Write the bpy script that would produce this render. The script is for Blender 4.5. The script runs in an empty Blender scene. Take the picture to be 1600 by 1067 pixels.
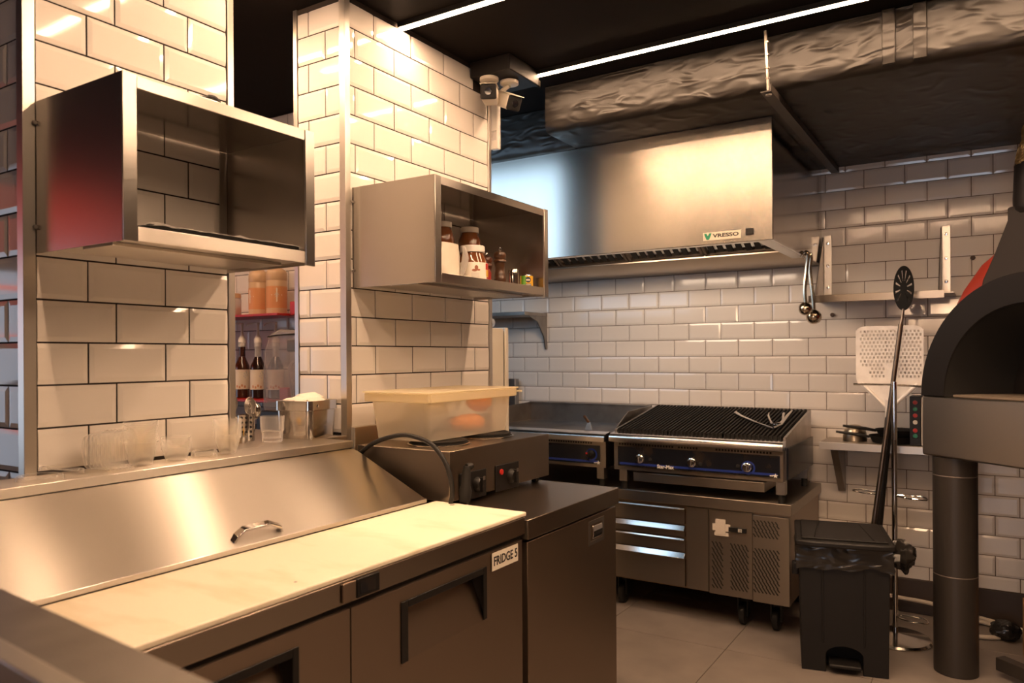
import bpy, bmesh, math, random
from mathutils import Vector, Matrix, noise
random.seed(7)
SC = bpy.context.scene
COL = SC.collection
R = math.radians

# ------------------------------------------------------------------ camera
EYE = Vector((0, 0, 1.37))
YAW, ROLL = R(32.31), R(0.35)
FW = Vector((-math.sin(YAW), math.cos(YAW), 0))
R0 = Vector((math.cos(YAW), math.sin(YAW), 0)); U0 = Vector((0, 0, 1))
RT = R0*math.cos(ROLL) - U0*math.sin(ROLL)
UP = U0*math.cos(ROLL) + R0*math.sin(ROLL)
cam = bpy.data.cameras.new('camera'); camo = bpy.data.objects.new('camera', cam); COL.objects.link(camo)
cam.sensor_width = 36; cam.lens = 36*1178/1600; cam.shift_y = 22.5/1600
cam.clip_start = .02
camo.matrix_world = Matrix(((RT.x, UP.x, -FW.x, EYE.x), (RT.y, UP.y, -FW.y, EYE.y), (RT.z, UP.z, -FW.z, EYE.z), (0, 0, 0, 1)))
cam.dof.use_dof = True; cam.dof.focus_distance = 2.6; cam.dof.aperture_fstop = 4.0
SC.camera = camo

# ------------------------------------------------------------------ world, view, main light levels
W = bpy.data.worlds.new('world'); SC.world = W; W.use_nodes = True
W.node_tree.nodes['Background'].inputs[0].default_value = (.9, .75, .6, 1)
W.node_tree.nodes['Background'].inputs[1].default_value = .02
SC.view_settings.view_transform = 'Standard'; SC.view_settings.look = 'None'
SC.view_settings.gamma = 1; SC.view_settings.use_curve_mapping = False
SC.view_settings.exposure = 0.3
SC.cycles.max_bounces = 10; SC.cycles.diffuse_bounces = 5; SC.cycles.glossy_bounces = 5
SC.cycles.transparent_max_bounces = 64; SC.cycles.transmission_bounces = 8
SC.cycles.sample_clamp_indirect = 6; SC.cycles.caustics_refractive = False
LED_COL, LED_POW = (1.0, .635, .385), 108.0
SHOP_COL, SHOP_POW = (.70, .82, 1.0), 5.0
BATTEN_COL, BATTEN_POW = (.50, .74, 1.0), 2.8
NEON_POW = .48
GLOBE_POW = 40.0
HOODLAMP_POW = 13.5

# ------------------------------------------------------------------ materials
def mat(name, col, rough=.5, metal=0.0, bump=None, spec=.5, emit=None, alpha=None, coat=0, var=None, aniso=None):
    m = bpy.data.materials.new(name); m.use_nodes = True
    nt = m.node_tree; b = nt.nodes['Principled BSDF']
    b.inputs['Base Color'].default_value = (*col, 1); b.inputs['Roughness'].default_value = rough
    b.inputs['Metallic'].default_value = metal; b.inputs['Specular IOR Level'].default_value = spec
    if coat: b.inputs['Coat Weight'].default_value = coat; b.inputs['Coat Roughness'].default_value = .08
    tc = nt.nodes.new('ShaderNodeTexCoord')
    if var:                                    # (scale xyz, detail, second colour, low, high)
        mp = nt.nodes.new('ShaderNodeMapping'); mp.inputs['Scale'].default_value = var[0]
        nt.links.new(tc.outputs['Object'], mp.inputs[0])
        n = nt.nodes.new('ShaderNodeTexNoise'); n.inputs['Scale'].default_value = 1; n.inputs['Detail'].default_value = var[1]
        nt.links.new(mp.outputs[0], n.inputs['Vector'])
        r = nt.nodes.new('ShaderNodeValToRGB')
        r.color_ramp.elements[0].position = var[3]; r.color_ramp.elements[1].position = var[4]
        r.color_ramp.elements[0].color = (*col, 1); r.color_ramp.elements[1].color = (*var[2], 1)
        nt.links.new(n.outputs['Fac'], r.inputs[0]); nt.links.new(r.outputs[0], b.inputs['Base Color'])
    if bump:                                   # (scale xyz, detail, distance, strength)
        mp = nt.nodes.new('ShaderNodeMapping'); mp.inputs['Scale'].default_value = bump[0]
        nt.links.new(tc.outputs['Object'], mp.inputs[0])
        n = nt.nodes.new('ShaderNodeTexNoise'); n.inputs['Scale'].default_value = 1; n.inputs['Detail'].default_value = bump[1]
        if len(bump) > 4: n.noise_type = bump[4]; n.inputs['Distortion'].default_value = .6
        nt.links.new(mp.outputs[0], n.inputs['Vector'])
        bp = nt.nodes.new('ShaderNodeBump'); bp.inputs['Distance'].default_value = bump[2]; bp.inputs['Strength'].default_value = bump[3]
        nt.links.new(n.outputs['Fac'], bp.inputs['Height']); nt.links.new(bp.outputs[0], b.inputs['Normal'])
    if aniso:                                  # (amount, direction across the brush marks)
        b.inputs['Anisotropic'].default_value = aniso[0]
        cv = nt.nodes.new('ShaderNodeCombineXYZ')
        for i in range(3): cv.inputs[i].default_value = aniso[1][i]
        nt.links.new(cv.outputs[0], b.inputs['Tangent'])
    if emit:
        b.inputs['Emission Color'].default_value = (*emit[0], 1); b.inputs['Emission Strength'].default_value = emit[1]
    return m

def plastic(name, col, clear, rough=.12):      # thin see-through plastic: part clear, part milky, glossy skin
    m = bpy.data.materials.new(name); m.use_nodes = True; nt = m.node_tree
    b = nt.nodes['Principled BSDF']; o = nt.nodes['Material Output']
    b.inputs['Base Color'].default_value = (*col, 1); b.inputs['Roughness'].default_value = rough
    tl = nt.nodes.new('ShaderNodeBsdfTranslucent'); tl.inputs[0].default_value = (*col, 1)
    mx0 = nt.nodes.new('ShaderNodeMixShader'); mx0.inputs[0].default_value = .45
    nt.links.new(b.outputs[0], mx0.inputs[1]); nt.links.new(tl.outputs[0], mx0.inputs[2])
    tr = nt.nodes.new('ShaderNodeBsdfTransparent'); tr.inputs[0].default_value = (*col, 1)
    mx = nt.nodes.new('ShaderNodeMixShader')
    fr = nt.nodes.new('ShaderNodeLayerWeight'); fr.inputs[0].default_value = .25
    mr = nt.nodes.new('ShaderNodeMapRange'); mr.inputs[3].default_value = clear; mr.inputs[4].default_value = clear*.45
    nt.links.new(fr.outputs['Facing'], mr.inputs[0]); nt.links.new(mr.outputs[0], mx.inputs[0])
    nt.links.new(mx0.outputs[0], mx.inputs[1]); nt.links.new(tr.outputs[0], mx.inputs[2]); nt.links.new(mx.outputs[0], o.inputs[0])
    return m

ST = (.60, .57, .53)
M = {}
M['tile'] = mat('tile_glaze', (.80, .755, .70), .07, 0, ((7, 7, 7), 1, .002, .12))
M['tile_far'] = mat('tile_glaze_kitchen', (.74, .69, .64), .09, 0, ((7, 7, 7), 1, .002, .12))
M['grout'] = mat('dark_grout', (.022, .014, .010), .9)
M['grout2'] = mat('brown_grout', (.10, .062, .040), .9)
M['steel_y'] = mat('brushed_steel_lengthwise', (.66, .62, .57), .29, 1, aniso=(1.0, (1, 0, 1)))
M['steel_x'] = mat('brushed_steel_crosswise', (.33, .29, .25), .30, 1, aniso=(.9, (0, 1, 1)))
M['steel_z'] = mat('brushed_steel_upright', ST, .30, 1, aniso=(.9, (1, 1, 0)))
M['steel_smooth'] = mat('smooth_steel', (.62, .59, .55), .14, 1, ((5, 5, 5), 2, .002, .15))
M['steel_side'] = mat('satin_steel_side', (.56, .52, .48), .26, 1)
M['gutter'] = mat('gutter_steel', (.36, .29, .22), .30, 1)
M['steel_shade'] = mat('shaded_counter_steel', (.33, .275, .225), .30, 1, aniso=(.8, (1, 0, 1)))  # darker copy of the steel, shade put into its colour
M['ladle'] = mat('ladle_steel', (.50, .42, .32), .18, 1)
M['rail'] = mat('rolled_steel_rail', (.72, .69, .66), .20, 1)
M['steel_dull'] = mat('dull_steel', (.40, .37, .34), .38, 1, ((200, 6, 200), 3, .0006, .25), var=((9, 9, 9), 4, (.30, .27, .24), .4, .7))
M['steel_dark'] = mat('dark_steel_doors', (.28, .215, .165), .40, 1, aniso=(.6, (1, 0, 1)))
M['hood'] = mat('hood_steel', (.53, .495, .445), .25, 1, ((3, 3, 2), 2, .006, .12), var=((3.2, 3.2, 1.2), 3, (.46, .43, .385), .38, .66), aniso=(.3, (0, 0, 1)))
M['chrome'] = mat('chrome', (.78, .76, .73), .07, 1)
M['alu'] = mat('aluminium_trim', (.70, .66, .60), .36, 1)
M['alu_peel'] = mat('peel_aluminium', (.90, .87, .83), .45, .25, var=((14, 14, 14), 3, (.78, .74, .70), .4, .7))
M['black'] = mat('black_paint', (.009, .007, .006), .6, 0, ((30, 30, 30), 3, .002, .25), spec=.25)
M['ceil'] = mat('ceiling_paint', (.008, .006, .005), .75, 0, ((3, 3, 3), 3, .01, .3), spec=.08)
M['duct'] = mat('black_foil_wrap', (.016, .013, .0105), .40, 0, ((9, 7, 24), 3, .012, 1, 'RIDGED_MULTIFRACTAL'), spec=.34)
M['plastic_black'] = mat('black_plastic', (.010, .009, .0085), .40, spec=.35)
M['bin'] = mat('bin_plastic', (.011, .010, .0095), .48, 0, ((160, 160, 160), 2, .001, .3), spec=.35)
M['bag'] = mat('bin_liner', (.022, .020, .018), .2, 0, ((9, 9, 22), 3, .02, 1, 'RIDGED_MULTIFRACTAL'))
M['rubber'] = mat('rubber', (.014, .013, .012), .5, spec=.35)
M['board'] = mat('cutting_board_plastic', (.90, .82, .65), .42, 0, ((60, 14, 60), 4, .001, .3), var=((3.5, 9, 3), 6, (.74, .60, .40), .50, .78))
M['board_edge'] = mat('screw_grey', (.35, .30, .25), .5, .5)
M['white'] = mat('white_plastic', (.78, .74, .68), .3)
M['white_cam'] = mat('camera_white', (.72, .66, .56), .4)
M['fridge_white'] = mat('fridge_enamel', (.78, .72, .60), .35)
M['red'] = mat('red_shelf_paint', (.42, .018, .015), .35)
M['iron'] = mat('cast_iron', (.008, .007, .006), .65, 0, ((90, 90, 90), 3, .002, .5), spec=.25)
M['grease'] = mat('greasy_griddle', (.17, .15, .135), .36, .8, var=((8, 8, 8), 5, (.075, .058, .045), .4, .65))
M['panel_black'] = mat('control_panel_black', (.008, .009, .013), .22, var=((9, 9, 9), 5, (.035, .024, .016), .55, .75))
M['blue'] = mat('panel_blue', (.015, .035, .22), .35)
M['knob_red'] = mat('knob_red', (.45, .02, .015), .35)
M['knob_green'] = mat('button_green', (.02, .22, .12), .35)
M['print_white'] = mat('print_white', (.75, .72, .66), .5)
M['print_black'] = mat('print_black', (.02, .018, .016), .5)
M['print_green'] = mat('print_green', (.01, .22, .11), .45)
M['plate'] = mat('logo_plate_cream', (.66, .60, .48), .4)
M['label_paper'] = mat('label_paper', (.80, .75, .64), .6)
M['slot'] = mat('slot_black', (.006, .005, .005), .8)
M['tape'] = mat('clear_tape', (.62, .56, .48), .25, 0, ((60, 60, 60), 3, .004, .6))
M['pipe'] = mat('grey_pipe', (.055, .047, .041), .45, .45)
M['pipe_joint'] = mat('pipe_joint', (.26, .22, .19), .4, .6)
M['foil'] = mat('crumpled_foil', (.42, .29, .13), .28, .9, ((28, 28, 28), 6, .02, 1))
M['oven_steel'] = mat('oven_base_steel', (.50, .44, .38), .34, 1, aniso=(.7, (0, 0, 1)))
M['oven_black'] = mat('oven_black_enamel', (.009, .0075, .0075), .5, spec=.3)
M['oven_grey'] = mat('oven_flue_grey', (.026, .022, .020), .5, spec=.3)
M['mosaic'] = mat('oven_red_dome', (.30, .035, .022), .38)
M['soot'] = mat('oven_soot', (.010, .009, .008), .85)
M['stone'] = mat('oven_stone', (.17, .135, .10), .75)
M['floor'] = mat('floor_stone_tile', (.29, .25, .22), .32, 0, ((4, 4, 4), 3, .001, .2), var=((5, 5, 5), 5, (.22, .19, .168), .35, .7))
M['grout_floor'] = mat('floor_joint', (.10, .075, .06), .9)
M['cup'] = plastic('clear_cup_plastic', (1, .995, .985), .982, .06)
M['cup_lid'] = plastic('clear_lid_plastic', (1, .99, .97), .93, .06)
M['poly'] = plastic('milky_polypropylene', (.97, .93, .85), .70, .18)
M['poly_rim'] = plastic('milky_polypropylene_rim', (.95, .89, .72), .42, .22)
M['film'] = plastic('cling_film', (.85, .83, .80), .55, .08)
M['pouch'] = mat('white_pouch', (.74, .69, .58), .28, 0, ((18, 18, 18), 3, .01, .5))
M['smoke'] = plastic('smoked_polycarbonate', (.84, .79, .77), .86, .05)
M['glass'] = plastic('tumbler_glass', (.98, .97, .96), .92, .03)
M['syrup'] = mat('dark_syrup', (.055, .014, .006), .06, 0, coat=.6)
M['syrup2'] = mat('darkest_syrup', (.025, .010, .008), .06, 0, coat=.6)
M['clear'] = plastic('bottle_clear', (.86, .83, .80), .5, .05)
M['pump'] = mat('pump_white', (.80, .74, .68), .35)
M['bottle_tan'] = mat('sauce_bottle', (.60, .40, .24), .32)
M['label_orange'] = mat('label_orange', (.62, .27, .11), .45)
M['label_cream'] = mat('label_cream', (.80, .70, .56), .5)
M['label_grey'] = mat('label_grey', (.62, .58, .55), .5, var=((40, 40, 40), 4, (.30, .29, .28), .5, .75))
M['spread'] = mat('chocolate_spread', (.16, .052, .016), .10, 0, coat=.5)
M['wood'] = mat('turned_wood', (.085, .036, .014), .30, 0, var=((9, 9, 60), 4, (.045, .02, .009), .35, .7), coat=.3)
M['wood_red'] = mat('turned_red_wood', (.12, .034, .014), .30, 0, coat=.3)
M['can_green'] = mat('can_green', (.13, .36, .04), .35)
M['can_yellow'] = mat('can_yellow', (.72, .42, .03), .35)
M['can_blue'] = mat('can_dark_blue', (.015, .025, .06), .35)
M['orange'] = mat('orange_food', (.80, .30, .06), .6)
M['greyfood'] = mat('grey_wrapped_food', (.36, .32, .28), .5)
M['foam'] = mat('white_crumple', (.86, .80, .70), .7, 0, ((30, 30, 30), 4, .01, .6))
M['hose'] = mat('white_hose', (.66, .58, .48), .5)
M['card'] = mat('cardboard', (.42, .20, .07), .75)
M['wallplain'] = mat('plain_wall', (.13, .095, .07), .8)
M['wallcool'] = mat('shop_wall', (.16, .14, .13), .7)
M['led'] = mat('led_diffuser', (.9, .8, .7), .5, emit=(LED_COL, LED_POW))
M['day'] = mat('daylit_glass', (.2, .25, .3), .2, emit=(SHOP_COL, SHOP_POW))
M['day2'] = mat('daylit_side_glass', (.2, .25, .3), .2, emit=(SHOP_COL, SHOP_POW*.28))
M['globe'] = mat('added_lamp_globe', (.9, .8, .7), .4, emit=(LED_COL, GLOBE_POW))
M['hood_lamp'] = mat('hood_lamp_glass', (.9, .85, .8), .4, emit=((1, .74, .53), HOODLAMP_POW))
M['batten'] = mat('cool_tube', (.8, .9, 1), .4, emit=(BATTEN_COL, BATTEN_POW))
M['neon'] = mat('red_neon', (.5, .03, .02), .4, emit=((1, .08, .03), NEON_POW))
M['neon_line'] = mat('red_neon_tube', (.5, .03, .02), .4, emit=((1, .22, .16), 2.5))

# ------------------------------------------------------------------ mesh helpers
class MB:
    def __init__(s): s.v = []; s.f = []; s.T = Matrix.Identity(4)
    def add(s, vs, fs):
        o = len(s.v); s.v += [s.T @ Vector(p) for p in vs]; s.f += [tuple(i+o for i in f) for f in fs]; return s
    def box(s, x0, x1, y0, y1, z0, z1):
        return s.add([(x0,y0,z0),(x1,y0,z0),(x1,y1,z0),(x0,y1,z0),(x0,y0,z1),(x1,y0,z1),(x1,y1,z1),(x0,y1,z1)],
                     [(0,3,2,1),(4,5,6,7),(0,1,5,4),(1,2,6,5),(2,3,7,6),(3,0,4,7)])
    def prism(s, poly, a0, a1, axis='y'):        # poly = 2-D outline; axis y: (x,z), x: (y,z), z: (x,y)
        n = len(poly)
        def P(p, a): return (p[0], a, p[1]) if axis == 'y' else (a, p[0], p[1]) if axis == 'x' else (p[0], p[1], a)
        vs = [P(p, a0) for p in poly] + [P(p, a1) for p in poly]
        fs = [tuple(range(n)), tuple(range(2*n-1, n-1, -1))] + [(i, n+i, n+(i+1) % n, (i+1) % n) for i in range(n)]
        return s.add(vs, fs)
    def lathe(s, prof, c=(0,0,0), n=24, axis=(0,0,1)):   # prof = (r, h) pairs from bottom to top
        q = Vector((0,0,1)).rotation_difference(Vector(axis).normalized()).to_matrix(); c = Vector(c)
        vs = []; fs = []
        for r, h in prof:
            for i in range(n):
                a = 2*math.pi*i/n; vs.append(c + q @ Vector((r*math.cos(a), r*math.sin(a), h)))
        for k in range(len(prof)-1):
            for i in range(n): fs.append((k*n+i, k*n+(i+1) % n, (k+1)*n+(i+1) % n, (k+1)*n+i))
        if prof[0][0] > 1e-6: fs.append(tuple(range(n-1, -1, -1)))
        if prof[-1][0] > 1e-6: fs.append(tuple((len(prof)-1)*n+i for i in range(n)))
        return s.add(vs, fs)
    def shell(s, prof, c=(0,0,0), n=24, axis=(0,0,1)):   # lathe without end caps
        q = Vector((0,0,1)).rotation_difference(Vector(axis).normalized()).to_matrix(); c = Vector(c)
        vs = [c + q @ Vector((r*math.cos(2*math.pi*i/n), r*math.sin(2*math.pi*i/n), h)) for r, h in prof for i in range(n)]
        return s.add(vs, [(k*n+i, k*n+(i+1) % n, (k+1)*n+(i+1) % n, (k+1)*n+i) for k in range(len(prof)-1) for i in range(n)])
    def cyl(s, a, b, r, r2=None, n=16):
        a = Vector(a); b = Vector(b); return s.lathe([(r, 0), (r if r2 is None else r2, (b-a).length)], a, n, b-a)
    def tube(s, pts, r, n=8, closed=False):
        pts = [Vector(p) for p in pts]; m = len(pts); vs = []; fs = []; nrm = None
        for i, p in enumerate(pts):
            t = (pts[(i+1) % m] - pts[i-1]) if closed else (pts[min(i+1, m-1)] - pts[max(i-1, 0)]); t.normalize()
            if nrm is None: nrm = t.orthogonal().normalized()
            nrm = (nrm - t*nrm.dot(t)).normalized(); bn = t.cross(nrm)
            rr = r[i] if isinstance(r, (list, tuple)) else r
            for k in range(n):
                a = 2*math.pi*k/n; vs.append(p + (nrm*math.cos(a) + bn*math.sin(a))*rr)
        for i in range(m if closed else m-1):
            for k in range(n): fs.append((i*n+k, i*n+(k+1) % n, ((i+1) % m)*n+(k+1) % n, ((i+1) % m)*n+k))
        if not closed: fs += [tuple(range(n-1, -1, -1)), tuple((m-1)*n+k for k in range(n))]
        return s.add(vs, fs)
    def mesh(s, name, m, smooth=True):
        me = bpy.data.meshes.new(name); me.from_pydata([tuple(p) for p in s.v], [], s.f); me.update()
        b = bmesh.new(); b.from_mesh(me); bmesh.ops.recalc_face_normals(b, faces=b.faces[:]); b.to_mesh(me); b.free()
        if m: me.materials.append(m)
        if smooth:
            me.polygons.foreach_set('use_smooth', [True]*len(me.polygons)); me.set_sharp_from_angle(angle=R(38))
        return me

def spline(pts, k=6):                             # Catmull-Rom through the points
    P = [Vector(p) for p in pts]; P = [P[0]*2-P[1]] + P + [P[-1]*2-P[-2]]; out = []
    for i in range(1, len(P)-2):
        for j in range(k):
            t = j/k; a, b, c, d = P[i-1], P[i], P[i+1], P[i+2]
            out.append(.5*((2*b)+(c-a)*t+(2*a-5*b+4*c-d)*t*t+(3*b-a-3*c+d)*t**3))
    return out + [P[-2]]

def root(name, loc, label, cat, group=None, rz=0):
    o = bpy.data.objects.new(name, None); o.empty_display_size = .05; COL.objects.link(o)
    o.location = loc; o.rotation_euler = (0, 0, rz); o['label'] = label; o['category'] = cat
    if group: o['group'] = group
    return o
def tag(o, label, cat, group=None):
    o['label'] = label; o['category'] = cat
    if group: o['group'] = group
    return o
def obj(name, mb, m, parent=None, bevel=0, label=None, local=False, smooth=True, stuff=False):
    me = mb.mesh(name, m, smooth) if isinstance(mb, MB) else mb
    o = bpy.data.objects.new(name, me); COL.objects.link(o)
    if parent:
        o.parent = parent
        if not local:
            top = parent
            while top.parent: top = top.parent
            o.matrix_parent_inverse = Matrix.Identity(4) if parent is not top else (Matrix.Translation(top.location) @ Matrix.Rotation(top.rotation_euler.z, 4, 'Z')).inverted()
    if bevel:
        b = o.modifiers.new('edge', 'BEVEL'); b.width = bevel; b.segments = 2; b.limit_method = 'ANGLE'; b.angle_limit = R(45)
    if label: o['label'] = label
    if stuff: o['kind'] = 'stuff'
    return o
def struct(name, mb, m, bevel=0):
    o = obj(name, mb, m, None, bevel); o['kind'] = 'structure'; return o
def copy_tree(r, loc, label=None, rz=None, scale=None):
    c = r.copy(); COL.objects.link(c); c.location = loc
    if rz is not None: c.rotation_euler = (0, 0, rz)
    if scale: c.scale = scale
    if label: c['label'] = label
    for ch in r.children:
        d = ch.copy(); COL.objects.link(d); d.parent = c
        for g in ch.children:
            e = g.copy(); COL.objects.link(e); e.parent = d
    return c
def bx(*a): return MB().box(*a)
def text_mesh(txt, size, m, name, bold=0.0, extr=.0004):
    cu = bpy.data.curves.new(name, 'FONT'); cu.body = txt; cu.size = size; cu.extrude = extr; cu.offset = bold
    cu.align_x = 'CENTER'; cu.align_y = 'CENTER'; cu.resolution_u = 3
    t = bpy.data.objects.new('tmp', cu); COL.objects.link(t)
    dg = bpy.context.evaluated_depsgraph_get(); me = bpy.data.meshes.new_from_object(t.evaluated_get(dg))
    bpy.data.objects.remove(t); bpy.data.curves.remove(cu)
    me.name = name; me.materials.clear(); me.materials.append(m); return me
def text(name, txt, size, m, parent, mw, bold=0.0, sx=1.0):
    me = text_mesh(txt, size, m, name, bold); me.transform(mw @ Matrix.Diagonal((sx, 1, 1, 1)))
    return obj(name, me, m, parent)
FACE_FRONT = Matrix.Rotation(R(90), 4, 'X')                                      # reads from -y
FACE_RIGHT = Matrix.Rotation(R(90), 4, 'Z') @ Matrix.Rotation(R(90), 4, 'X')      # reads from +x

def to_px(p):
    v = Vector(p)-EYE; w = v.dot(FW)
    return (800+1178*v.dot(RT)/w, 556-1178*v.dot(UP)/w) if w > .05 else (-9e3, -9e3)

# ------------------------------------------------------------------ wall tiles
TC = {}
def tile_mesh(w, h, cut, m):
    key = (round(w, 3), round(h, 3), cut, m.name)
    if key in TC: return TC[key]
    l, r, b, t = cut; e, d0, d1 = .0115, .0022, .0046
    ins = (0 if l else e, 0 if r else e, 0 if b else e, 0 if t else e)
    x0, x1, z0, z1 = -w/2, w/2, -h/2, h/2
    X0, X1, Z0, Z1 = x0+min(ins[0], w*.4), x1-min(ins[1], w*.4), z0+min(ins[2], h*.4), z1-min(ins[3], h*.4)
    o = [(x0,z0),(x1,z0),(x1,z1),(x0,z1)]; i = [(X0,Z0),(X1,Z0),(X1,Z1),(X0,Z1)]
    mb = MB(); mb.add([(x, 0, z) for x, z in o]+[(x, -d0, z) for x, z in o]+[(x, -d1, z) for x, z in i],
        [(k, (k+1) % 4, 4+(k+1) % 4, 4+k) for k in range(4)]+[(4+k, 4+(k+1) % 4, 8+(k+1) % 4, 8+k) for k in range(4)]+[(8, 9, 10, 11)])
    TC[key] = mb.mesh('tile', m, False); return TC[key]
def tile_wall(wall, face, plane, u0, u1, z0, z1, pu, pz, zl, ph, m, keep=lambda u, z: True, vis=None):
    """face 'x': tiles look to +x at x = plane, u runs along y; face 'y': tiles look to -y at y = plane, u runs along x"""
    g = (.0044 if face == 'x' or m is M['tile'] else .0036); rest = MB(); nrest = 0
    k0 = math.floor((z0-zl)/pz)
    for k in range(k0, math.ceil((z1-zl)/pz)):
        a, b = max(z0, zl+k*pz), min(z1, zl+(k+1)*pz)
        if b-a < .012: continue
        p = ph[k % 2]; j = math.floor((u0-p)/pu)
        while p+j*pu < u1:
            c, d = max(u0, p+j*pu), min(u1, p+(j+1)*pu); cut = (p+j*pu < u0-.01, p+(j+1)*pu > u1+.01, a > zl+k*pz+.01, b < zl+(k+1)*pz-.01)
            j += 1
            if d-c < .010: continue
            uc, zc = (c+d)/2, (a+b)/2
            if not keep(uc, zc): continue
            me = tile_mesh(d-c-g, b-a-g, cut, m)
            loc = (plane-.0046, uc, zc) if face == 'x' else (uc, plane+.0046, zc) if face == 'y' else (uc, plane-.0046, zc)
            rz = R({'x': 90, 'y': 0, 'Y': 180}[face])
            rot = (R(random.gauss(0, .13)), R(random.gauss(0, .10)), rz+R(random.gauss(0, .13)))
            P = (plane, uc, zc) if face == 'x' else (uc, plane, zc)
            if vis is None or vis(P, uc, zc):
                o = bpy.data.objects.new('tile', me); COL.objects.link(o); o.location = loc; o.rotation_euler = rot; o.parent = wall
            else:
                rest.T = Matrix.Translation(loc) @ Matrix.Rotation(rz, 4, 'Z'); rest.add([v.co[:] for v in me.vertices], [tuple(q.vertices) for q in me.polygons]); nrest += 1
    if nrest: obj('tile_field', rest, m, wall, smooth=False, stuff=True, local=True)

def onscreen(P, pad=60):
    x, y = to_px(P); return -pad < x < 1600+pad and -pad < y < 1067+pad
CEIL = 2.62

# ================================================================== STRUCTURE
fl = struct('floor', bx(-5, 2.7, -3.2, 4.6, -.06, -.004), M['grout_floor'])
FT = {}
for i in range(-1, 9):
    for j in range(0, 3):
        x0, y0 = -2.90+.62*i, 3.487-.62*2+.62*j+.62
        w, h = .617, .617
        x1, y1 = min(x0+w, 2.59), min(y0+h, 4.49)
        if x1-x0 < .05: continue
        k = (round(x1-x0, 3), round(y1-y0, 3))
        if k not in FT: FT[k] = MB().box(0, k[0], 0, k[1], -.012, 0).mesh('tile', M['floor'], False)
        o = obj('tile', FT[k], None, fl, .0012, local=True); o.location = (x0, y0, 0)
obj('tile_field', bx(-5, 2.6, -3.2, 2.864, -.01, 0), M['floor'], fl, stuff=True)

ce = struct('ceiling', bx(-5, 2.7, -3.2, 4.6, CEIL, CEIL+.1), M['ceil'])
# back wall: tiled to 2.405, black paint above
wb = struct('wall_back', bx(-4.6, 2.7, 4.5041, 4.6, 0, CEIL), M['grout2'])
obj('painted_band', bx(-4.6, 2.7, 4.499, 4.5040, 2.405, CEIL), M['black'], wb)
def vis_back(P, u, z):
    x, y = to_px(P)
    if not onscreen(P, 30): return False
    if u < -2.76: return False
    if u < -.86 and z > 1.93: return False
    if u < -.80 and z < .64: return False
    if -2.6 < u < -.9 and z < .98: return False
    return True
tile_wall(wb, 'y', 4.5, -3.3, .46, .178, 2.405, .1977, .1012, 1.360, (-.862, -.768), M['tile_far'], vis=vis_back)
struct('baseboard_back', bx(-3.4, 2.6, 4.488, 4.51, 0, .176), mat('dark_skirting', (.05, .035, .028), .5), .002)
# left pillar
wl = struct('wall_left', bx(-2.35, -1.8691, .8661, 1.425, 0, CEIL), M['grout'])
tile_wall(wl, 'x', -1.865, .888, 1.409, 1.102, 2.615, .206, .1005, 1.408, (1.079, 1.008), M['tile'])
tile_wall(wl, 'y', .862, -2.30, -1.887, .9, 2.615, .2, .1005, 1.408, (-1.945, -2.045), M['tile'])
tile_wall(wl, 'Y', 1.431, -2.34, -1.902, 1.102, 2.615, .2, .1005, 1.408, (-1.945, -2.045), M['tile'], vis=lambda P, u, z: False)
struct('trim_1', MB().prism([(-1.889, .8585), (-1.8615, .8585), (-1.8615, .886), (-1.874, .886), (-1.874, .871), (-1.889, .871)], .9, CEIL, 'z'), M['alu'], .001)
struct('trim_2', MB().prism([(-1.875, 1.4105), (-1.8615, 1.4105), (-1.8615, 1.431), (-1.90, 1.431), (-1.90, 1.4255), (-1.875, 1.4255)], 1.1005, CEIL, 'z'), M['alu'], .001)
# middle pillar
wm = struct('wall_middle', bx(-2.11, -1.8691, 1.8891, 2.775, 0, CEIL), M['grout'])
tile_wall(wm, 'x', -1.865, 1.908, 2.760, 1.12, 2.60, .207, .1005, 1.408, (1.936, 2.033), M['tile'], keep=lambda u, z: not (u > 2.66 and z > 2.515))
tile_wall(wm, 'y', 1.885, -2.098, -1.888, 1.102, 2.60, .21, .1005, 1.408, (-1.961, -2.045), M['tile'])
struct('trim_3', MB().prism([(-1.889, 1.8815), (-1.8615, 1.8815), (-1.8615, 1.907), (-1.874, 1.907), (-1.874, 1.894), (-1.889, 1.894)], 1.06, CEIL, 'z'), M['alu'], .001)
struct('trim_4', MB().prism([(-1.875, 2.7605), (-1.8615, 2.7605), (-1.8615, 2.782), (-1.895, 2.782), (-1.895, 2.7755), (-1.875, 2.7755)], .95, 2.5, 'z'), M['alu'], .001)
struct('trim_5', bx(-2.118, -2.099, 1.882, 1.894, 1.1, CEIL), M['alu'], .001)
# bar wall seen through the gap
wr = struct('wall_bar', bx(-5, -2.11, 2.6541, 2.75, 0, CEIL), M['grout'])
tile_wall(wr, 'y', 2.65, -4.0, -2.12, .9, CEIL-.002, .205, .1005, 1.31, (-2.62, -2.72), M['tile_far'],
          vis=lambda P, u, z: onscreen(P, 0) and 355 < to_px(P)[0] < 490)
# unseen shell of the room
struct('wall_side_left', bx(-5.1, -5, -3.2, 4.6, 0, CEIL), M['wallcool'])
struct('wall_kitchen_left', bx(-3.45, -3.35, 2.75, 4.6, 0, CEIL), M['wallplain'])
struct('wall_right', bx(2.6, 2.7, -3.2, 4.6, 0, CEIL), M['wallplain'])
wf = struct('wall_front', bx(-5, 2.7, -3.3, -3.2, 0, CEIL), M['wallplain'])
w1 = struct('window_1', bx(-1.2, .55, -3.199, -3.19, .45, 1.15), M['day'])
fr = MB()
for x in (-1.2, -.32, .55): fr.box(x-.03, x+.03, -3.2, -3.16, .40, 1.20)
for z in (.40, 1.15): fr.box(-1.23, .58, -3.2, -3.16, z, z+.05)
obj('window_frame', fr, M['plastic_black'], w1)

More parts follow.
